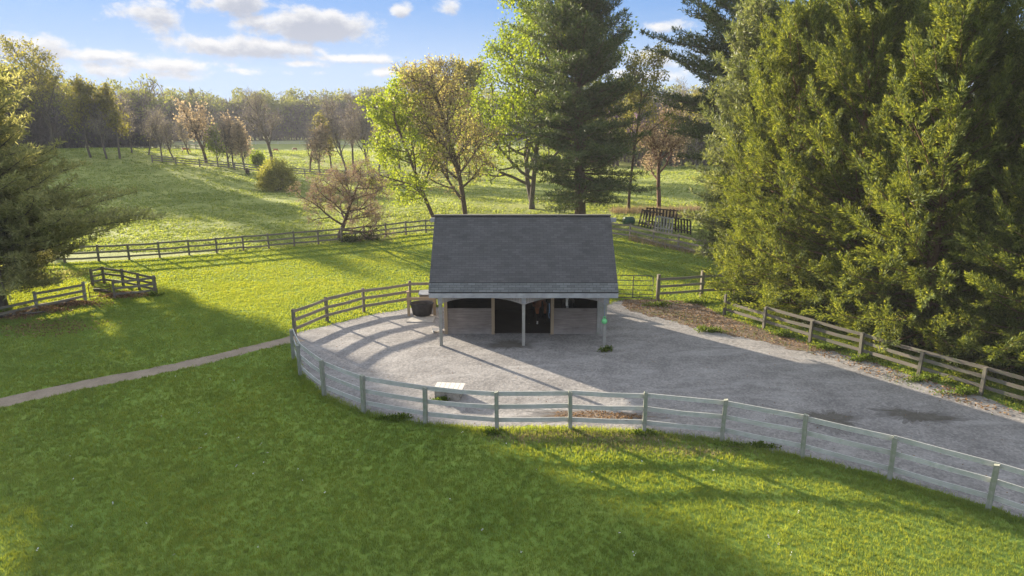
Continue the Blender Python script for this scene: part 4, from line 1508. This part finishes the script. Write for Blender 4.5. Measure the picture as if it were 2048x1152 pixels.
# --- cedar belt
CED = []
for j, (sd_, hh, rr) in enumerate([(3, 15.8, 6.3), (8, 16.6, 5.9), (15, 15.4, 5.8)]):
    wb, cb = cedar_meshes(sd_, hh, rr, plume_n=2250, leaves=125)
    CED.append((wb, cb))
cp_list = [  # x, y, prototype, turn, scale, label
    (15.6, 37.6, 0, 0.3, 1.0, 'widest cedar with its lowest boughs touching the gate fence, first from the shed'),
    (17.3, 33.8, 1, 1.1, .97, 'pointed cedar second from the shed, boughs hanging over the rail fence'),
    (19.0, 30.0, 2, 2.0, 1.02, 'cedar with pale leaf tips standing behind the middle of the right rail fence'),
    (21.2, 26.3, 1, 3.9, .9, 'cedar at the right edge whose sprays hang over the rail fence nearest the camera'),
    (21.5, 39.0, 2, 4.4, 1.05, 'tall cedar in the second row between the two feathery pines'),
    (25.5, 34.5, 0, 2.6, 1.0, 'shaded cedar in the second row far behind the right rail fence'),
    (27.0, 29.0, 2, 5.2, 1.0, 'cedar filling the upper right corner of the view'),
    (24.6, 31.0, 1, 1.9, 1.06, 'cedar in the second row at the right, its tip between two nearer cedars'),
    (18.6, 41.0, 1, 0.2, 1.0, 'cedar in the second row directly behind the first pointed cedar'),
    (24.8, 23.0, 0, 4.9, .9, 'cedar mostly cut off by the right frame edge'),
]
protos_c = {}
for x, y, pi_, rz, s_, lab in cp_list:
    t = empty('cedar_tree', (x, y, 0), lab, 'tree', 'cedars behind the right rail fence', rz)
    t.scale = (s_, s_, s_)
    if pi_ not in protos_c:
        a = CED[pi_][0].build('trunk', M['bark_cedar'], t, smooth_shade=True)
        b = CED[pi_][1].build('crown', M['cedar'], t)
        protos_c[pi_] = (a, b)
    else:
        for q in protos_c[pi_]:
            c = q.copy(); COL.objects.link(c); c.parent = t

# --- broadleaf trees behind the shed
b = base_at(868, 69.0)
broadleaf('lime_green_tree', 'leaning young tree with bright yellow green leaves left of the shed roof', b, 15.4, .2, 'lime', 'bark_brown', 61, lean=(-.40, .05), levels=3, kids_n=(16, 7, 5), spread=(1.0, .85, .8), ratio=(.35, .5, .5), up=.05, wob=.07, first=.12,
          per_tip=5, leaf_l=.22, leaf_w=.16, scat=.25, trunk_frac=.9)
b = base_at(931, 70.0)
broadleaf('budding_tree', 'upright brown tree with sparse tan buds behind the left end of the roof', b, 16.2, .27, 'budding', 'bark_brown', 62, lean=(-.05, 0), levels=3, kids_n=(20, 7, 6), spread=(1.05, .85, .8), ratio=(.31, .52, .5), up=.10, wob=.045, first=.10,
          per_tip=3, leaf_l=.17, leaf_w=.12, scat=.3, twig='twig_red', twigs_per=1, twig_l=.5, trunk_frac=.95)
b = base_at(1066, 76.0)
broadleaf('maple_tree', 'tall maple with fresh green leaves showing left of the dark pine', b, 24.0, .3, 'fresh', 'bark_grey', 63, lean=(-.17, 0), levels=3, kids_n=(16, 8, 6), spread=(.95, .85, .8), ratio=(.42, .5, .5), up=.09, wob=.12, first=.14,
          per_tip=5, leaf_l=.27, leaf_w=.2, scat=.3, trunk_frac=.95, stems=2)
b = G(1257, 422)
broadleaf('slender_tree', 'slender straight trunked tree with olive young leaves right of the dark pine', b, 15.5, .17, 'olive', 'bark_brown', 64, levels=3, kids_n=(10, 6, 5), spread=(.85, .8, .8), ratio=(.34, .5, .5), up=.1, wob=.06, first=.42, per_tip=4, leaf_l=.22, leaf_w=.16, scat=.25, trunk_frac=.95)
b = G(1318, 419)
broadleaf('cherry_tree', 'curved reddish trunked tree with sparse orange buds behind the hay feeders', b, 11.5, .26, 'orange_bud', 'bark_red', 65, lean=(-.03, 0), levels=3, kids_n=(9, 7, 6), spread=(.75, .75, .8), ratio=(.5, .5, .5), up=.1, wob=.12, first=.36, per_tip=2, leaf_l=.2, leaf_w=.15, scat=.3, twig='twig_red', twigs_per=1, twig_l=.5, trunk_frac=.85)
b = G(675, 482)
broadleaf('crabapple_tree', 'low spreading crabapple with bare reddish twigs at the pasture fence', (b.x, b.y + .4, 0), 7.6, .2, 'crab_leaf', 'bark_brown', 68, levels=4, kids_n=(12, 6, 5, 3), spread=(1.15, .95, .85, .8), ratio=(.68, .56, .5, .5), up=.05, wob=.2, first=.2,
          per_tip=1, leaf_l=.1, leaf_w=.07, scat=.14, twig='twig_red', twigs_per=2, twig_l=.34, trunk_frac=.72)
b = G(884, 330); b = Vector((-15.0, 150, gz(-15, 150)))
b = base_at(893, 125)
broadleaf('oak_tree', 'large rounded dark green oak rising behind the tan budding tree', b, 20.0, .4, 'olive', 'bark_grey', 67, levels=3, kids_n=(13, 7, 5), spread=(.95, .85, .8), ratio=(.5, .5, .5), up=.08, wob=.12, first=.25, per_tip=5, leaf_l=.5, leaf_w=.38, scat=.5, trunk_frac=.9)

# --- the willow like bush on the pasture and small shrubs
b = G(556, 381)
rg = np.random.default_rng(71)
t = empty('round_bush', b, 'rounded yellow green bush alone on the pasture', 'bush')
wb, cb = MB(), MB()
n = 420
th = rg.uniform(0, 2 * PI, n); ph = np.arccos(rg.uniform(.05, 1, n))
tipd = np.stack([np.sin(ph) * np.cos(th), np.sin(ph) * np.sin(th), np.cos(ph)], 1)
ends = tipd * np.array((2.7, 2.5, 4.1)) * rg.uniform(.8, 1.08, (n, 1))
for i_ in range(0, n):
    mid = ends[i_] * .5 + np.array((0, 0, .5))
    wb.tube(np.array([(tipd[i_][0] * .15, tipd[i_][1] * .15, -.1), mid, ends[i_]]), [.03, .018, .006], 3, cap=False)
k_ = 34
tt = rg.uniform(.42, 1.08, (n, k_))
pos = (ends[:, None, :] * tt[..., None] + np.array((0, 0, 1)) * (np.sin(tt * PI) * .5)[..., None] + rg.normal(size=(n, k_, 3)) * .16).reshape(-1, 3)
leaf_quads(cb, pos, np.repeat(tipd, k_, 0) + rg.normal(size=(n * k_, 3)) * .6 + np.array((0, 0, .3)), .3 * rg.uniform(.6, 1.3, n * k_), .1, rg)
wb.build('stems', M['bark_brown'], t)
cb.build('crown', M['bush'], t)


def shrub(label, loc, sx, sy, sz, n, ll, lw_, mat, seed, name='shrub', cat='shrub', group=None):
    rg = np.random.default_rng(seed)
    t = empty(name, loc, label, cat, group)
    wb, cb = MB(), MB()
    m_ = max(14, n // 60)
    th = rg.uniform(0, 2 * PI, m_); ph = np.arccos(rg.uniform(0, 1, m_))
    d = np.stack([np.sin(ph) * np.cos(th), np.sin(ph) * np.sin(th), np.cos(ph)], 1)
    e = d * np.array((sx, sy, sz)) * rg.uniform(.6, 1.1, (m_, 1))
    for i_ in range(m_):
        wb.tube(np.array([(0, 0, -.05), e[i_] * .5 + (0, 0, .1 * sz), e[i_]]), [.02, .012, .004], 3, cap=False)
    idx = rg.integers(0, m_, n)
    tt = rg.uniform(.3, 1.1, n)
    pos = e[idx] * tt[:, None] + rg.normal(size=(n, 3)) * np.array((sx, sy, sz)) * .13
    pos[:, 2] = np.abs(pos[:, 2]) + .02
    leaf_quads(cb, pos, d[idx] * .6 + rg.normal(size=(n, 3)) * .7 + np.array((0, 0, .2)), ll * rg.uniform(.6, 1.4, n), lw_, rg)
    wb.build('stems', M['bark_brown'], t)
    cb.build('crown', M[mat], t)
    return t


for j, (px, py, sx, sy, sz, lab) in enumerate([(705, 484, 1.1, .8, .9, 'dark leafy shrub at the foot of the crabapple'), (740, 480, 1.0, .7, 1.0, 'dark leafy shrub growing against the pasture fence right of the crabapple')]):
    b = G(px, py)
    shrub(lab, (b.x, b.y + .3, 0), sx, sy, sz, 900, .14, .09, 'dark_shrub', 80 + j)
WL = [(1212, 703, .45, .3, .22, 'low green weed clump around the foot of the right porch post'), (1418, 664, .8, .35, .25, 'green weeds on the sunlit edge of the gravel near the cedar'), (1320, 612, 1.3, .3, .22, 'strip of weeds under the gate fence post'),
      (1395, 607, .8, .35, .3, 'weeds under the rails where the first cedar begins'), (985, 866, .5, .25, .16, 'weed clump at the foot of a mossy post in the middle of the front fence'), (1290, 870, .5, .25, .15, 'weed clump at the front fence post in the sunlit gap'),
      (1500, 897, .9, .25, .16, 'weeds under the front fence at the edge of the shed shadow'), (790, 840, .9, .25, .15, 'weeds below the bottom rail of the curved fence'), (1730, 722, .8, .3, .3, 'ivy like weeds at the second post of the right rail fence'),
      (1850, 762, 1.0, .3, .32, 'weeds growing through the right rail fence below the cedar sprays'), (1660, 700, 1.0, .3, .3, 'weeds along the right rail fence left of its middle'), (1925, 790, 1.0, .3, .3, 'weeds at the right rail fence nearest the frame edge'),
      (1560, 672, .9, .35, .3, 'weeds under the low end of the right rail fence'), (883, 803, .35, .2, .1, 'grass tuft at the left side of the stone box'), (312, 592, .5, .3, .25, 'weed clump at the corner post of the small pen')]
for j, (px, py, sx, sy, sz, lab) in enumerate(WL):
    b = G(px, py)
    shrub(lab, (b.x, b.y, 0.0), sx, sy, sz, 520 if sx > .6 else 300, .1, .05, 'weed', 100 + j, name='weed_clump', cat='weeds')

# undergrowth beneath the cedars
for j, (x, y, sx, sy, sz) in enumerate([(13.6, 36.6, 1.6, 1.2, 1.2), (15.6, 33.2, 1.5, 1.3, 1.5), (17.6, 30.0, 1.6, 1.4, 1.6), (19.4, 26.6, 1.6, 1.4, 1.6), (21.2, 23.6, 1.6, 1.4, 1.5)]):
    lab = ['leafy undergrowth below the first cedar by the end of the rail fence', 'leafy undergrowth behind the second stretch of the right rail fence', 'leafy undergrowth behind the middle of the right rail fence',
           'leafy undergrowth behind the right rail fence below pale cedar sprays', 'leafy undergrowth behind the right rail fence at the frame edge'][j]
    shrub(lab, (x, y, 0), sx, sy, sz, 2600, .13, .075, 'dark_shrub', 130 + j, name='undergrowth_bush', cat='bush')

# --- trees one can tell apart in the fields (base pixel, top pixel row, kind, spread, label)
FAR = [
    (112, 312, 112, 'olive', 'bark_grey', 1.25, 'tallest leafy tree on the hill, just right of the left pine'),
    (182, 315, 165, 'olive', 'bark_grey', .75, 'slim leafy tree second along the hill row'),
    (214, 318, 190, 'bare', 'bark_grey', .7, 'thin bare tree third along the hill row'),
    (240, 318, 176, 'olive', 'bark_grey', .7, 'slim tree with a tufted top fourth along the hill row'),
    (264, 306, 200, 'bare', 'bark_grey', .9, 'bare grey tree leaning at the top of the hill'),
    (297, 310, 225, 'bare', 'bark_grey', .8, 'small dark bare tree forking low on the hill'),
    (324, 324, 232, 'bare', 'bark_grey', .9, 'bare grey tree on the shaded side of the hill'),
    (349, 321, 235, 'bare', 'bark_grey', .8, 'leaning bare tree on the hill left of the orange one'),
    (378, 309, 240, 'bare', 'bark_grey', .6, 'thin bare tree beside the far pale fence'),
    (413, 326, 213, 'orange_bud', 'bark_brown', 1.2, 'wide tree with orange tan buds and a forked dark trunk'),
    (436, 331, 265, 'fresh', 'bark_grey', .9, 'small fresh green tree right of the orange budded one'),
    (458, 336, 228, 'bare', 'bark_grey', .9, 'grey bare tree at the pasture fence beside the fresh green one'),
    (468, 337, 240, 'orange_bud', 'bark_grey', .7, 'slim tan tree at the pasture fence, right hand of a close pair'),
    (490, 340, 245, 'orange_bud', 'bark_grey', .6, 'thin straight tree near the dark end on horse'),
    (516, 341, 310, 'fresh', 'bark_brown', .9, 'tiny fresh green sapling left of the round bush'),
    (544, 323, 200, 'bare', 'bark_grey', 1.15, 'big bare tree with a thick grey trunk alone in the bright field'),
    (620, 346, 250, 'bare', 'bark_red', .9, 'leaning bare tree behind the round bush'),
    (640, 348, 262, 'orange_bud', 'bark_grey', .8, 'scrubby tan tree above the crabapple'),
    (664, 345, 240, 'olive', 'bark_grey', .7, 'slim olive tree above the crabapple'),
    (694, 350, 205, 'bare', 'bark_grey', .7, 'straight bare trunk left of the leaning grey tree'),
    (711, 345, 200, 'bare', 'bark_grey', .7, 'straight dark trunk nearest to the leaning grey tree'),
    (742, 352, 215, 'bare', 'bark_grey', .9, 'grey tree leaning left at the edge of the woods'),
    (757, 350, 210, 'olive', 'bark_grey', .8, 'olive leaved tree behind the lime green tree'),
    (800, 340, 195, 'olive', 'bark_grey', .9, 'rounded olive tree showing above the lime green tree'),
    (850, 345, 200, 'wood_green', 'bark_grey', 1.0, 'leafy tree between the lime green and budding trees'),
    (968, 345, 215, 'bare', 'bark_grey', 1.0, 'bare tree behind the budding tree at the edge of the far field'),
    (1232, 330, 205, 'olive', 'bark_grey', 1.0, 'olive tree at the wood edge right of the dark pine'),
    (1268, 333, 235, 'redbud', 'bark_brown', .9, 'small mauve blossoming tree at the wood edge'),
    (1300, 332, 200, 'bare', 'bark_grey', 1.0, 'bare tree at the wood edge behind the reddish trunk'),
    (1345, 333, 190, 'bare', 'bark_grey', 1.1, 'bare tree at the wood edge near the feathery pine'),
    (1390, 336, 175, 'olive', 'bark_grey', 1.1, 'olive tree at the wood edge half hidden by the feathery pine'),
    (1210, 330, 222, 'redbud', 'bark_brown', .8, 'mauve blossoming tree half hidden by the dark pine'),
]
for j, (px, py, top, kind, bk, sp_, lab) in enumerate(FAR):
    g = G(px, py)
    tz = P(px, top, g.y).z
    hh = max(2.0, (tz - g.z) * 1.02)
    dist = math.hypot(g.x, g.y)
    tall = hh > 11
    s_ = dist / 130.0
    kw = dict(levels=3, kids_n=(11, 5, 4) if tall else (8, 5, 3), spread=(.62 * sp_ + .08, .7, .75), ratio=(.40 * sp_ + .04, .55, .5), up=.16, wob=.10, first=.26 if tall else .2, trunk_frac=.9)
    tr_ = .012 * hh + .05 + (.12 if 'thick' in lab or 'forked' in lab else 0)
    if kind == 'bare':
        broadleaf('bare_tree', lab, g, hh, tr_, 'haze_bud', bk, 200 + j, per_tip=1, leaf_l=.16 * s_, leaf_w=.12 * s_, scat=.35, twig='twig_grey', twigs_per=2, twig_l=.9, lean=(-.25, 0) if 'leaning left' in lab else ((-.15, 0) if 'lean' in lab else (0, 0)), **kw)
    else:
        broadleaf('field_tree', lab, g, hh, tr_, kind, bk, 200 + j, per_tip=3 if kind in ('olive', 'wood_green') else 3, leaf_l=.34 * s_, leaf_w=.25 * s_, scat=.45, twig='twig_grey', twigs_per=1, twig_l=.9, **kw)

# --- the woods: one far off mass
rg = np.random.default_rng(900)
wm = MB()
def wood_tree(x, y, h, r, n, ls, green):
    z = gz(x, y)
    wm.tube([(x, y, z - .3), (x + rg.normal() * .3, y, z + h * .45), (x + rg.normal() * .6, y, z + h * .8)], [.25, .16, .05], 4, mat=2, cap=False)
    nl = 5
    cs = np.stack([rg.normal(size=nl) * r * .45, rg.normal(size=nl) * r * .45, rg.uniform(.55, .9, nl) * h], 1)
    rs = r * rg.uniform(.45, .75, nl)
    ng = int(n * green); nt = n - ng
    if ng:
        k_ = rg.integers(0, nl, ng)
        d = unit(rg.normal(size=(ng, 3)) + np.array((0, 0, .35)))
        pos = cs[k_] + d * (rs[k_] * rg.uniform(.6, 1.05, ng))[:, None] * np.array((1, 1, .8)) + np.array((x, y, z))
        leaf_quads(wm, pos, d + rg.normal(size=(ng, 3)) * .7, ls * rg.uniform(.6, 1.5, ng), ls * .7, rg, 0)
    if nt:
        base = np.stack([rg.normal(size=nt) * r * .5, rg.normal(size=nt) * r * .5, rg.uniform(.08, .85, nt) * h], 1) + np.array((x, y, z))
        d = unit(rg.normal(size=(nt, 3)) * .5 + np.array((0, 0, .7)))
        leaf_quads(wm, base, d, h * .14 * rg.uniform(.6, 1.4, nt), .09 + ls * .16, rg, 1)


for k_ in range(520):
    az_ = rg.uniform(R(-43), R(10))
    D = rg.uniform(285, 350) if az_ < R(2) else rg.uniform(180, 300)
    if az_ < R(-27): D = rg.uniform(225, 320)
    front = rg.uniform() < .38
    if front: D = (283 if az_ > R(-27) else 222) + rg.uniform(0, 14)
    x, y = D * math.sin(az_), D * math.cos(az_)
    h = rg.uniform(14.5, 21.5) * (1.0 if not front else .8)
    wood_tree(x, y, h, rg.uniform(3.2, 5.2), 420 if not front else 800, .85, rg.uniform(.55, .95) if not front else rg.uniform(0.05, .35))
for k_ in range(260):   # scrub filling the foot of the woods
    az_ = rg.uniform(R(-43), R(6))
    D = (281 if az_ > R(-27) else 220) + rg.uniform(0, 16)
    wood_tree(D * math.sin(az_), D * math.cos(az_), rg.uniform(4, 9), rg.uniform(2.2, 3.8), 260, .8, rg.uniform(0, .3))
# the nearer woods on the right
for k_ in range(190):
    x = rg.uniform(18, 120); y = 139 + rg.uniform(0, 45) - .18 * (x - 20)
    front = y < 148
    wood_tree(x, y, rg.uniform(12, 17) * (.7 if front else 1), rg.uniform(2.6, 4.4), 700, .5, rg.uniform(.1, .8))
for k_ in range(70):   # dark scrub under the right wood edge
    x = rg.uniform(16, 70); y = 137 + rg.uniform(0, 5) - .18 * (x - 20)
    wood_tree(x, y, rg.uniform(3, 6), rg.uniform(1.5, 2.4), 300, .4, rg.uniform(.4, 1))
# woods to the far left, behind the hill
for k_ in range(90):
    az_ = rg.uniform(R(-46), R(-33)); D = rg.uniform(165, 215)
    wood_tree(D * math.sin(az_), D * math.cos(az_), rg.uniform(15, 19), rg.uniform(3, 4.6), 650, .6, rg.uniform(.4, .9))
tag(wm.build('woodland', [M['wood_green'], M['wood_twig'], M['bark_grey']]), 'far woods of grey trunks and olive crowns closing the horizon', 'woods', kind='stuff')
g = P(386, 200, 300)
conifer('spruce_tree', 'small dark spruce spire rising above the far woods', (g.x, 300, gz(g.x, 300)), 21, 3.2, .3, 'pine', 'bark_brown', 77, h0=.3, whorl=1.2, per=5, tuft_l=1.0, tuft_w=.3, blades=3, step=.8, shape=.9, upper_up=.5)

# ------------------------------------------------------------------ grass and litter
def blades_on(mb, x, y, z, h, w_, rg, lean=.5, mat=0):
    n = len(x)
    a = rg.uniform(0, 2 * PI, n)
    hh = h * rg.uniform(.5, 1.35, n)
    dx, dy = np.cos(a), np.sin(a)
    b1 = np.stack([x - dy * w_ / 2, y + dx * w_ / 2, z], 1)
    b2 = np.stack([x + dy * w_ / 2, y - dx * w_ / 2, z], 1)
    ln = rg.uniform(0, lean, n) * hh
    b3 = np.stack([x + dx * ln, y + dy * ln, z + hh], 1)
    V = np.stack([b1, b2, b3], 1).reshape(-1, 3)
    mb.add(V, None, np.arange(3 * n).reshape(-1, 3), mat=mat)


rg = np.random.default_rng(501)
def vnoise(x, y, s, seed):
    r = np.random.default_rng(seed)
    ph = r.uniform(0, 6.28, 6); ax = r.uniform(.5, 1.6, 6); ay = r.uniform(.5, 1.6, 6)
    o = 0
    for q in range(6):
        o = o + np.sin(x * s * ax[q] + ph[q] + 1.7 * np.sin(y * s * ay[(q + 1) % 6] + ph[q])) 
    return o / 6


gm = MB()
def sow(n, x0, x1, y0, y1, h, w_, lean=.7, per=7, sp_=.035):
    """mown turf: little tufts of blades, closer and taller in some places than in others"""
    n = n // per
    x = rg.uniform(x0, x1, n); y = rg.uniform(y0, y1, n)
    vis = np.abs(x) < (y * .968 + 2.6) * .77 + 1.5
    ok = vis & in_poly(LAWN, x, y) & ~in_poly(GRAVEL, x, y) & ~in_poly(PATH, x, y)
    ok &= rg.uniform(0, 1, n) < .85 + .3 * vnoise(x, y, 1.3, 4)
    x, y = x[ok], y[ok]
    hv = h * (1 + .22 * vnoise(x, y, .9, 9) + .14 * vnoise(x, y, 4.2, 12)) * rg.uniform(.8, 1.25, len(x))
    x, y, hv = np.repeat(x, per), np.repeat(y, per), np.repeat(hv, per)
    x = x + rg.normal(size=len(x)) * sp_; y = y + rg.normal(size=len(y)) * sp_
    blades_on(gm, x, y, np.full(len(x), .004), hv, w_, rg, lean)
sow(560000, -19, 19, 10.5, 19, .085, .014)
sow(480000, -27, 26, 19, 27, .09, .02)
sow(520000, -38, 26, 27, 42, .07, .04, 1.1, per=4, sp_=.08)
sow(420000, -52, 20, 42, 64, .055, .085, 1.6, per=3, sp_=.14)
# longer grass against the paddock fence feet
for a, b_ in zip(f1b, f1b[1:]):
    pa, pb = G(*a), G(*b_)
    n = 900
    t_ = rg.uniform(0, 1, n)
    x = pa.x + (pb.x - pa.x) * t_ + rg.normal(size=n) * .13; y = pa.y + (pb.y - pa.y) * t_ + rg.normal(size=n) * .12 - .08
    blades_on(gm, x, y, np.full(n, .01), .13, .018, rg, .9)
tag(gm.build('lawn_grass', M['grass']), 'short mown grass blades covering the lawn round the paddock', 'grass', kind='stuff')

tm = MB()
n = 90000
y = 52 + 150 * rg.uniform(0, 1, n) ** 1.5
x = rg.uniform(-1, 1, n) * (y * .8 + 3)
ok = ~in_poly(LAWN, x, y) & (rg.uniform(0, 1, n) < .5 + .6 * vnoise(x, y, .25, 14)) & ~((x > 14) & (y > 136))
x, y = x[ok], y[ok]
s_ = .7 + y / 130.0
z = H(x, y)
for q in range(7):
    j_ = rg.normal(size=(2, len(x))) * .2 * s_
    blades_on(tm, x + j_[0], y + j_[1], z - .01, .10 * s_ * (1 + .7 * vnoise(x, y, .6, 2)), .15 * s_, rg, 1.9)
tag(tm.build('pasture_grass', M['tuft']), 'rough tufted pasture grass beyond the dark rail fence', 'grass', kind='stuff')

# dead leaves on the verge, the gravel edge and the left leaf pile
lm = MB()
def litter(poly, n, sz, zz=.02):
    xs = [p[0] for p in poly]; ys = [p[1] for p in poly]
    x = rg.uniform(min(xs), max(xs), n); y = rg.uniform(min(ys), max(ys), n)
    ok = in_poly(poly, x, y) & (rg.uniform(0, 1, n) < .6 + .7 * vnoise(x, y, 1.6, 21))
    x, y = x[ok], y[ok]
    m_ = len(x)
    Pn = np.stack([x, y, np.full(m_, zz) + rg.uniform(0, .03, m_)], 1)
    leaf_quads(lm, Pn, np.stack([rg.normal(size=m_), rg.normal(size=m_), rg.normal(size=m_) * .3], 1), sz * rg.uniform(.6, 1.4, m_), sz * .7, rg)
litter(VERGE, 22000, .09)
lp = [(G(*p).x, G(*p).y) for p in [(1110, 840), (1110, 826), (1190, 822), (1290, 832), (1290, 846), (1190, 844)]]
litter(lp, 1500, .07)
for (px, py, sx, sy, n) in [(250, 592, 1.4, .7, 900), (150, 610, 1.6, .6, 900), (90, 622, 1.4, .5, 700), (30, 632, 1.2, .7, 900), (90, 655, 2.6, 1.4, 800)]:
    c = G(px, py)
    x = c.x + rg.normal(size=n) * sx * .5; y = c.y + rg.normal(size=n) * sy * .5
    hgt = .22 * np.exp(-((x - c.x) / sx) ** 2 * 2 - ((y - c.y) / sy) ** 2 * 2) if py < 650 else 0 * x
    Pn = np.stack([x, y, .03 + rg.uniform(0, 1, n) * (hgt + .02)], 1)
    leaf_quads(lm, Pn, rg.normal(size=(n, 3)) * np.array((1, 1, .4)), .12 * rg.uniform(.6, 1.4, n), .08, rg)
litter(GRAVEL, 1600, .05, .016)
tag(lm.build('fallen_leaves', M['dead_leaf']), 'brown fallen leaves and litter strewn along the fence verges', 'leaves', kind='stuff')

# sparse weeds over the verge
vm = MB()
xs = [p[0] for p in VERGE]; ys = [p[1] for p in VERGE]
n = 14000
x = rg.uniform(min(xs), max(xs), n); y = rg.uniform(min(ys), max(ys), n)
ok = in_poly(VERGE, x, y) & (vnoise(x, y, 1.1, 33) > .12)
blades_on(vm, x[ok], y[ok], np.full(ok.sum(), .015), .09, .02, rg, 1.0)
tag(vm.build('verge_weeds', M['weed']), 'thin green weeds scattered on the dirt verge by the cedars', 'weeds', kind='stuff')

# dry brush line behind the feeders
dm = MB()
for (pa, pb, n, sp_) in [((1225, 424), (1405, 421), 2600, .8), ((1300, 430), (1410, 436), 1200, .7), ((1262, 480), (1400, 508), 700, .3)]:
    A, B = G(*pa), G(*pb)
    t_ = rg.uniform(0, 1, n)
    x = A.x + (B.x - A.x) * t_ + rg.normal(size=n) * .3; y = A.y + (B.y - A.y) * t_ + rg.normal(size=n) * sp_
    blades_on(dm, x, y, H(x, y), .5 * (1 + .5 * vnoise(x, y, 1.0, 8)), .05, rg, .9)
for (px, py, sx, sy, n) in [(1150, 872, 1.4, .25, 1500), (1240, 893, 1.0, .3, 900), (1400, 905, .8, .2, 500), (1060, 880, .7, .2, 500), (1290, 880, 1.2, .2, 700)]:
    c = G(px, py)
    x = c.x + rg.normal(size=n) * sx; y = c.y + rg.normal(size=n) * sy
    blades_on(dm, x, y, np.full(n, .01), .1, .02, rg, 1.4)
tag(dm.build('dry_weeds', M['dry_weed']), 'dry brown weeds around the hay feeders and along the front fence', 'weeds', kind='stuff')

# white clover heads and blown petals on the lawn
cm = MB()
n = 75
x = rg.uniform(-14, 9, n); y = rg.uniform(12.5, 26, n)
ok = in_poly(LAWN, x, y) & ~in_poly(GRAVEL, x, y) & ~in_poly(PATH, x, y)
x, y = x[ok], y[ok]
for q in range(3):
    leaf_quads(cm, np.stack([x, y, np.full(len(x), .07)], 1) + rg.normal(size=(len(x), 3)) * .012, rg.normal(size=(len(x), 3)), .045 * rg.uniform(.5, 1.3, len(x)), .035, rg)
tag(cm.build('clover_flowers', M['petal']), 'tiny white clover heads dotted over the foreground lawn', 'flowers', kind='stuff')
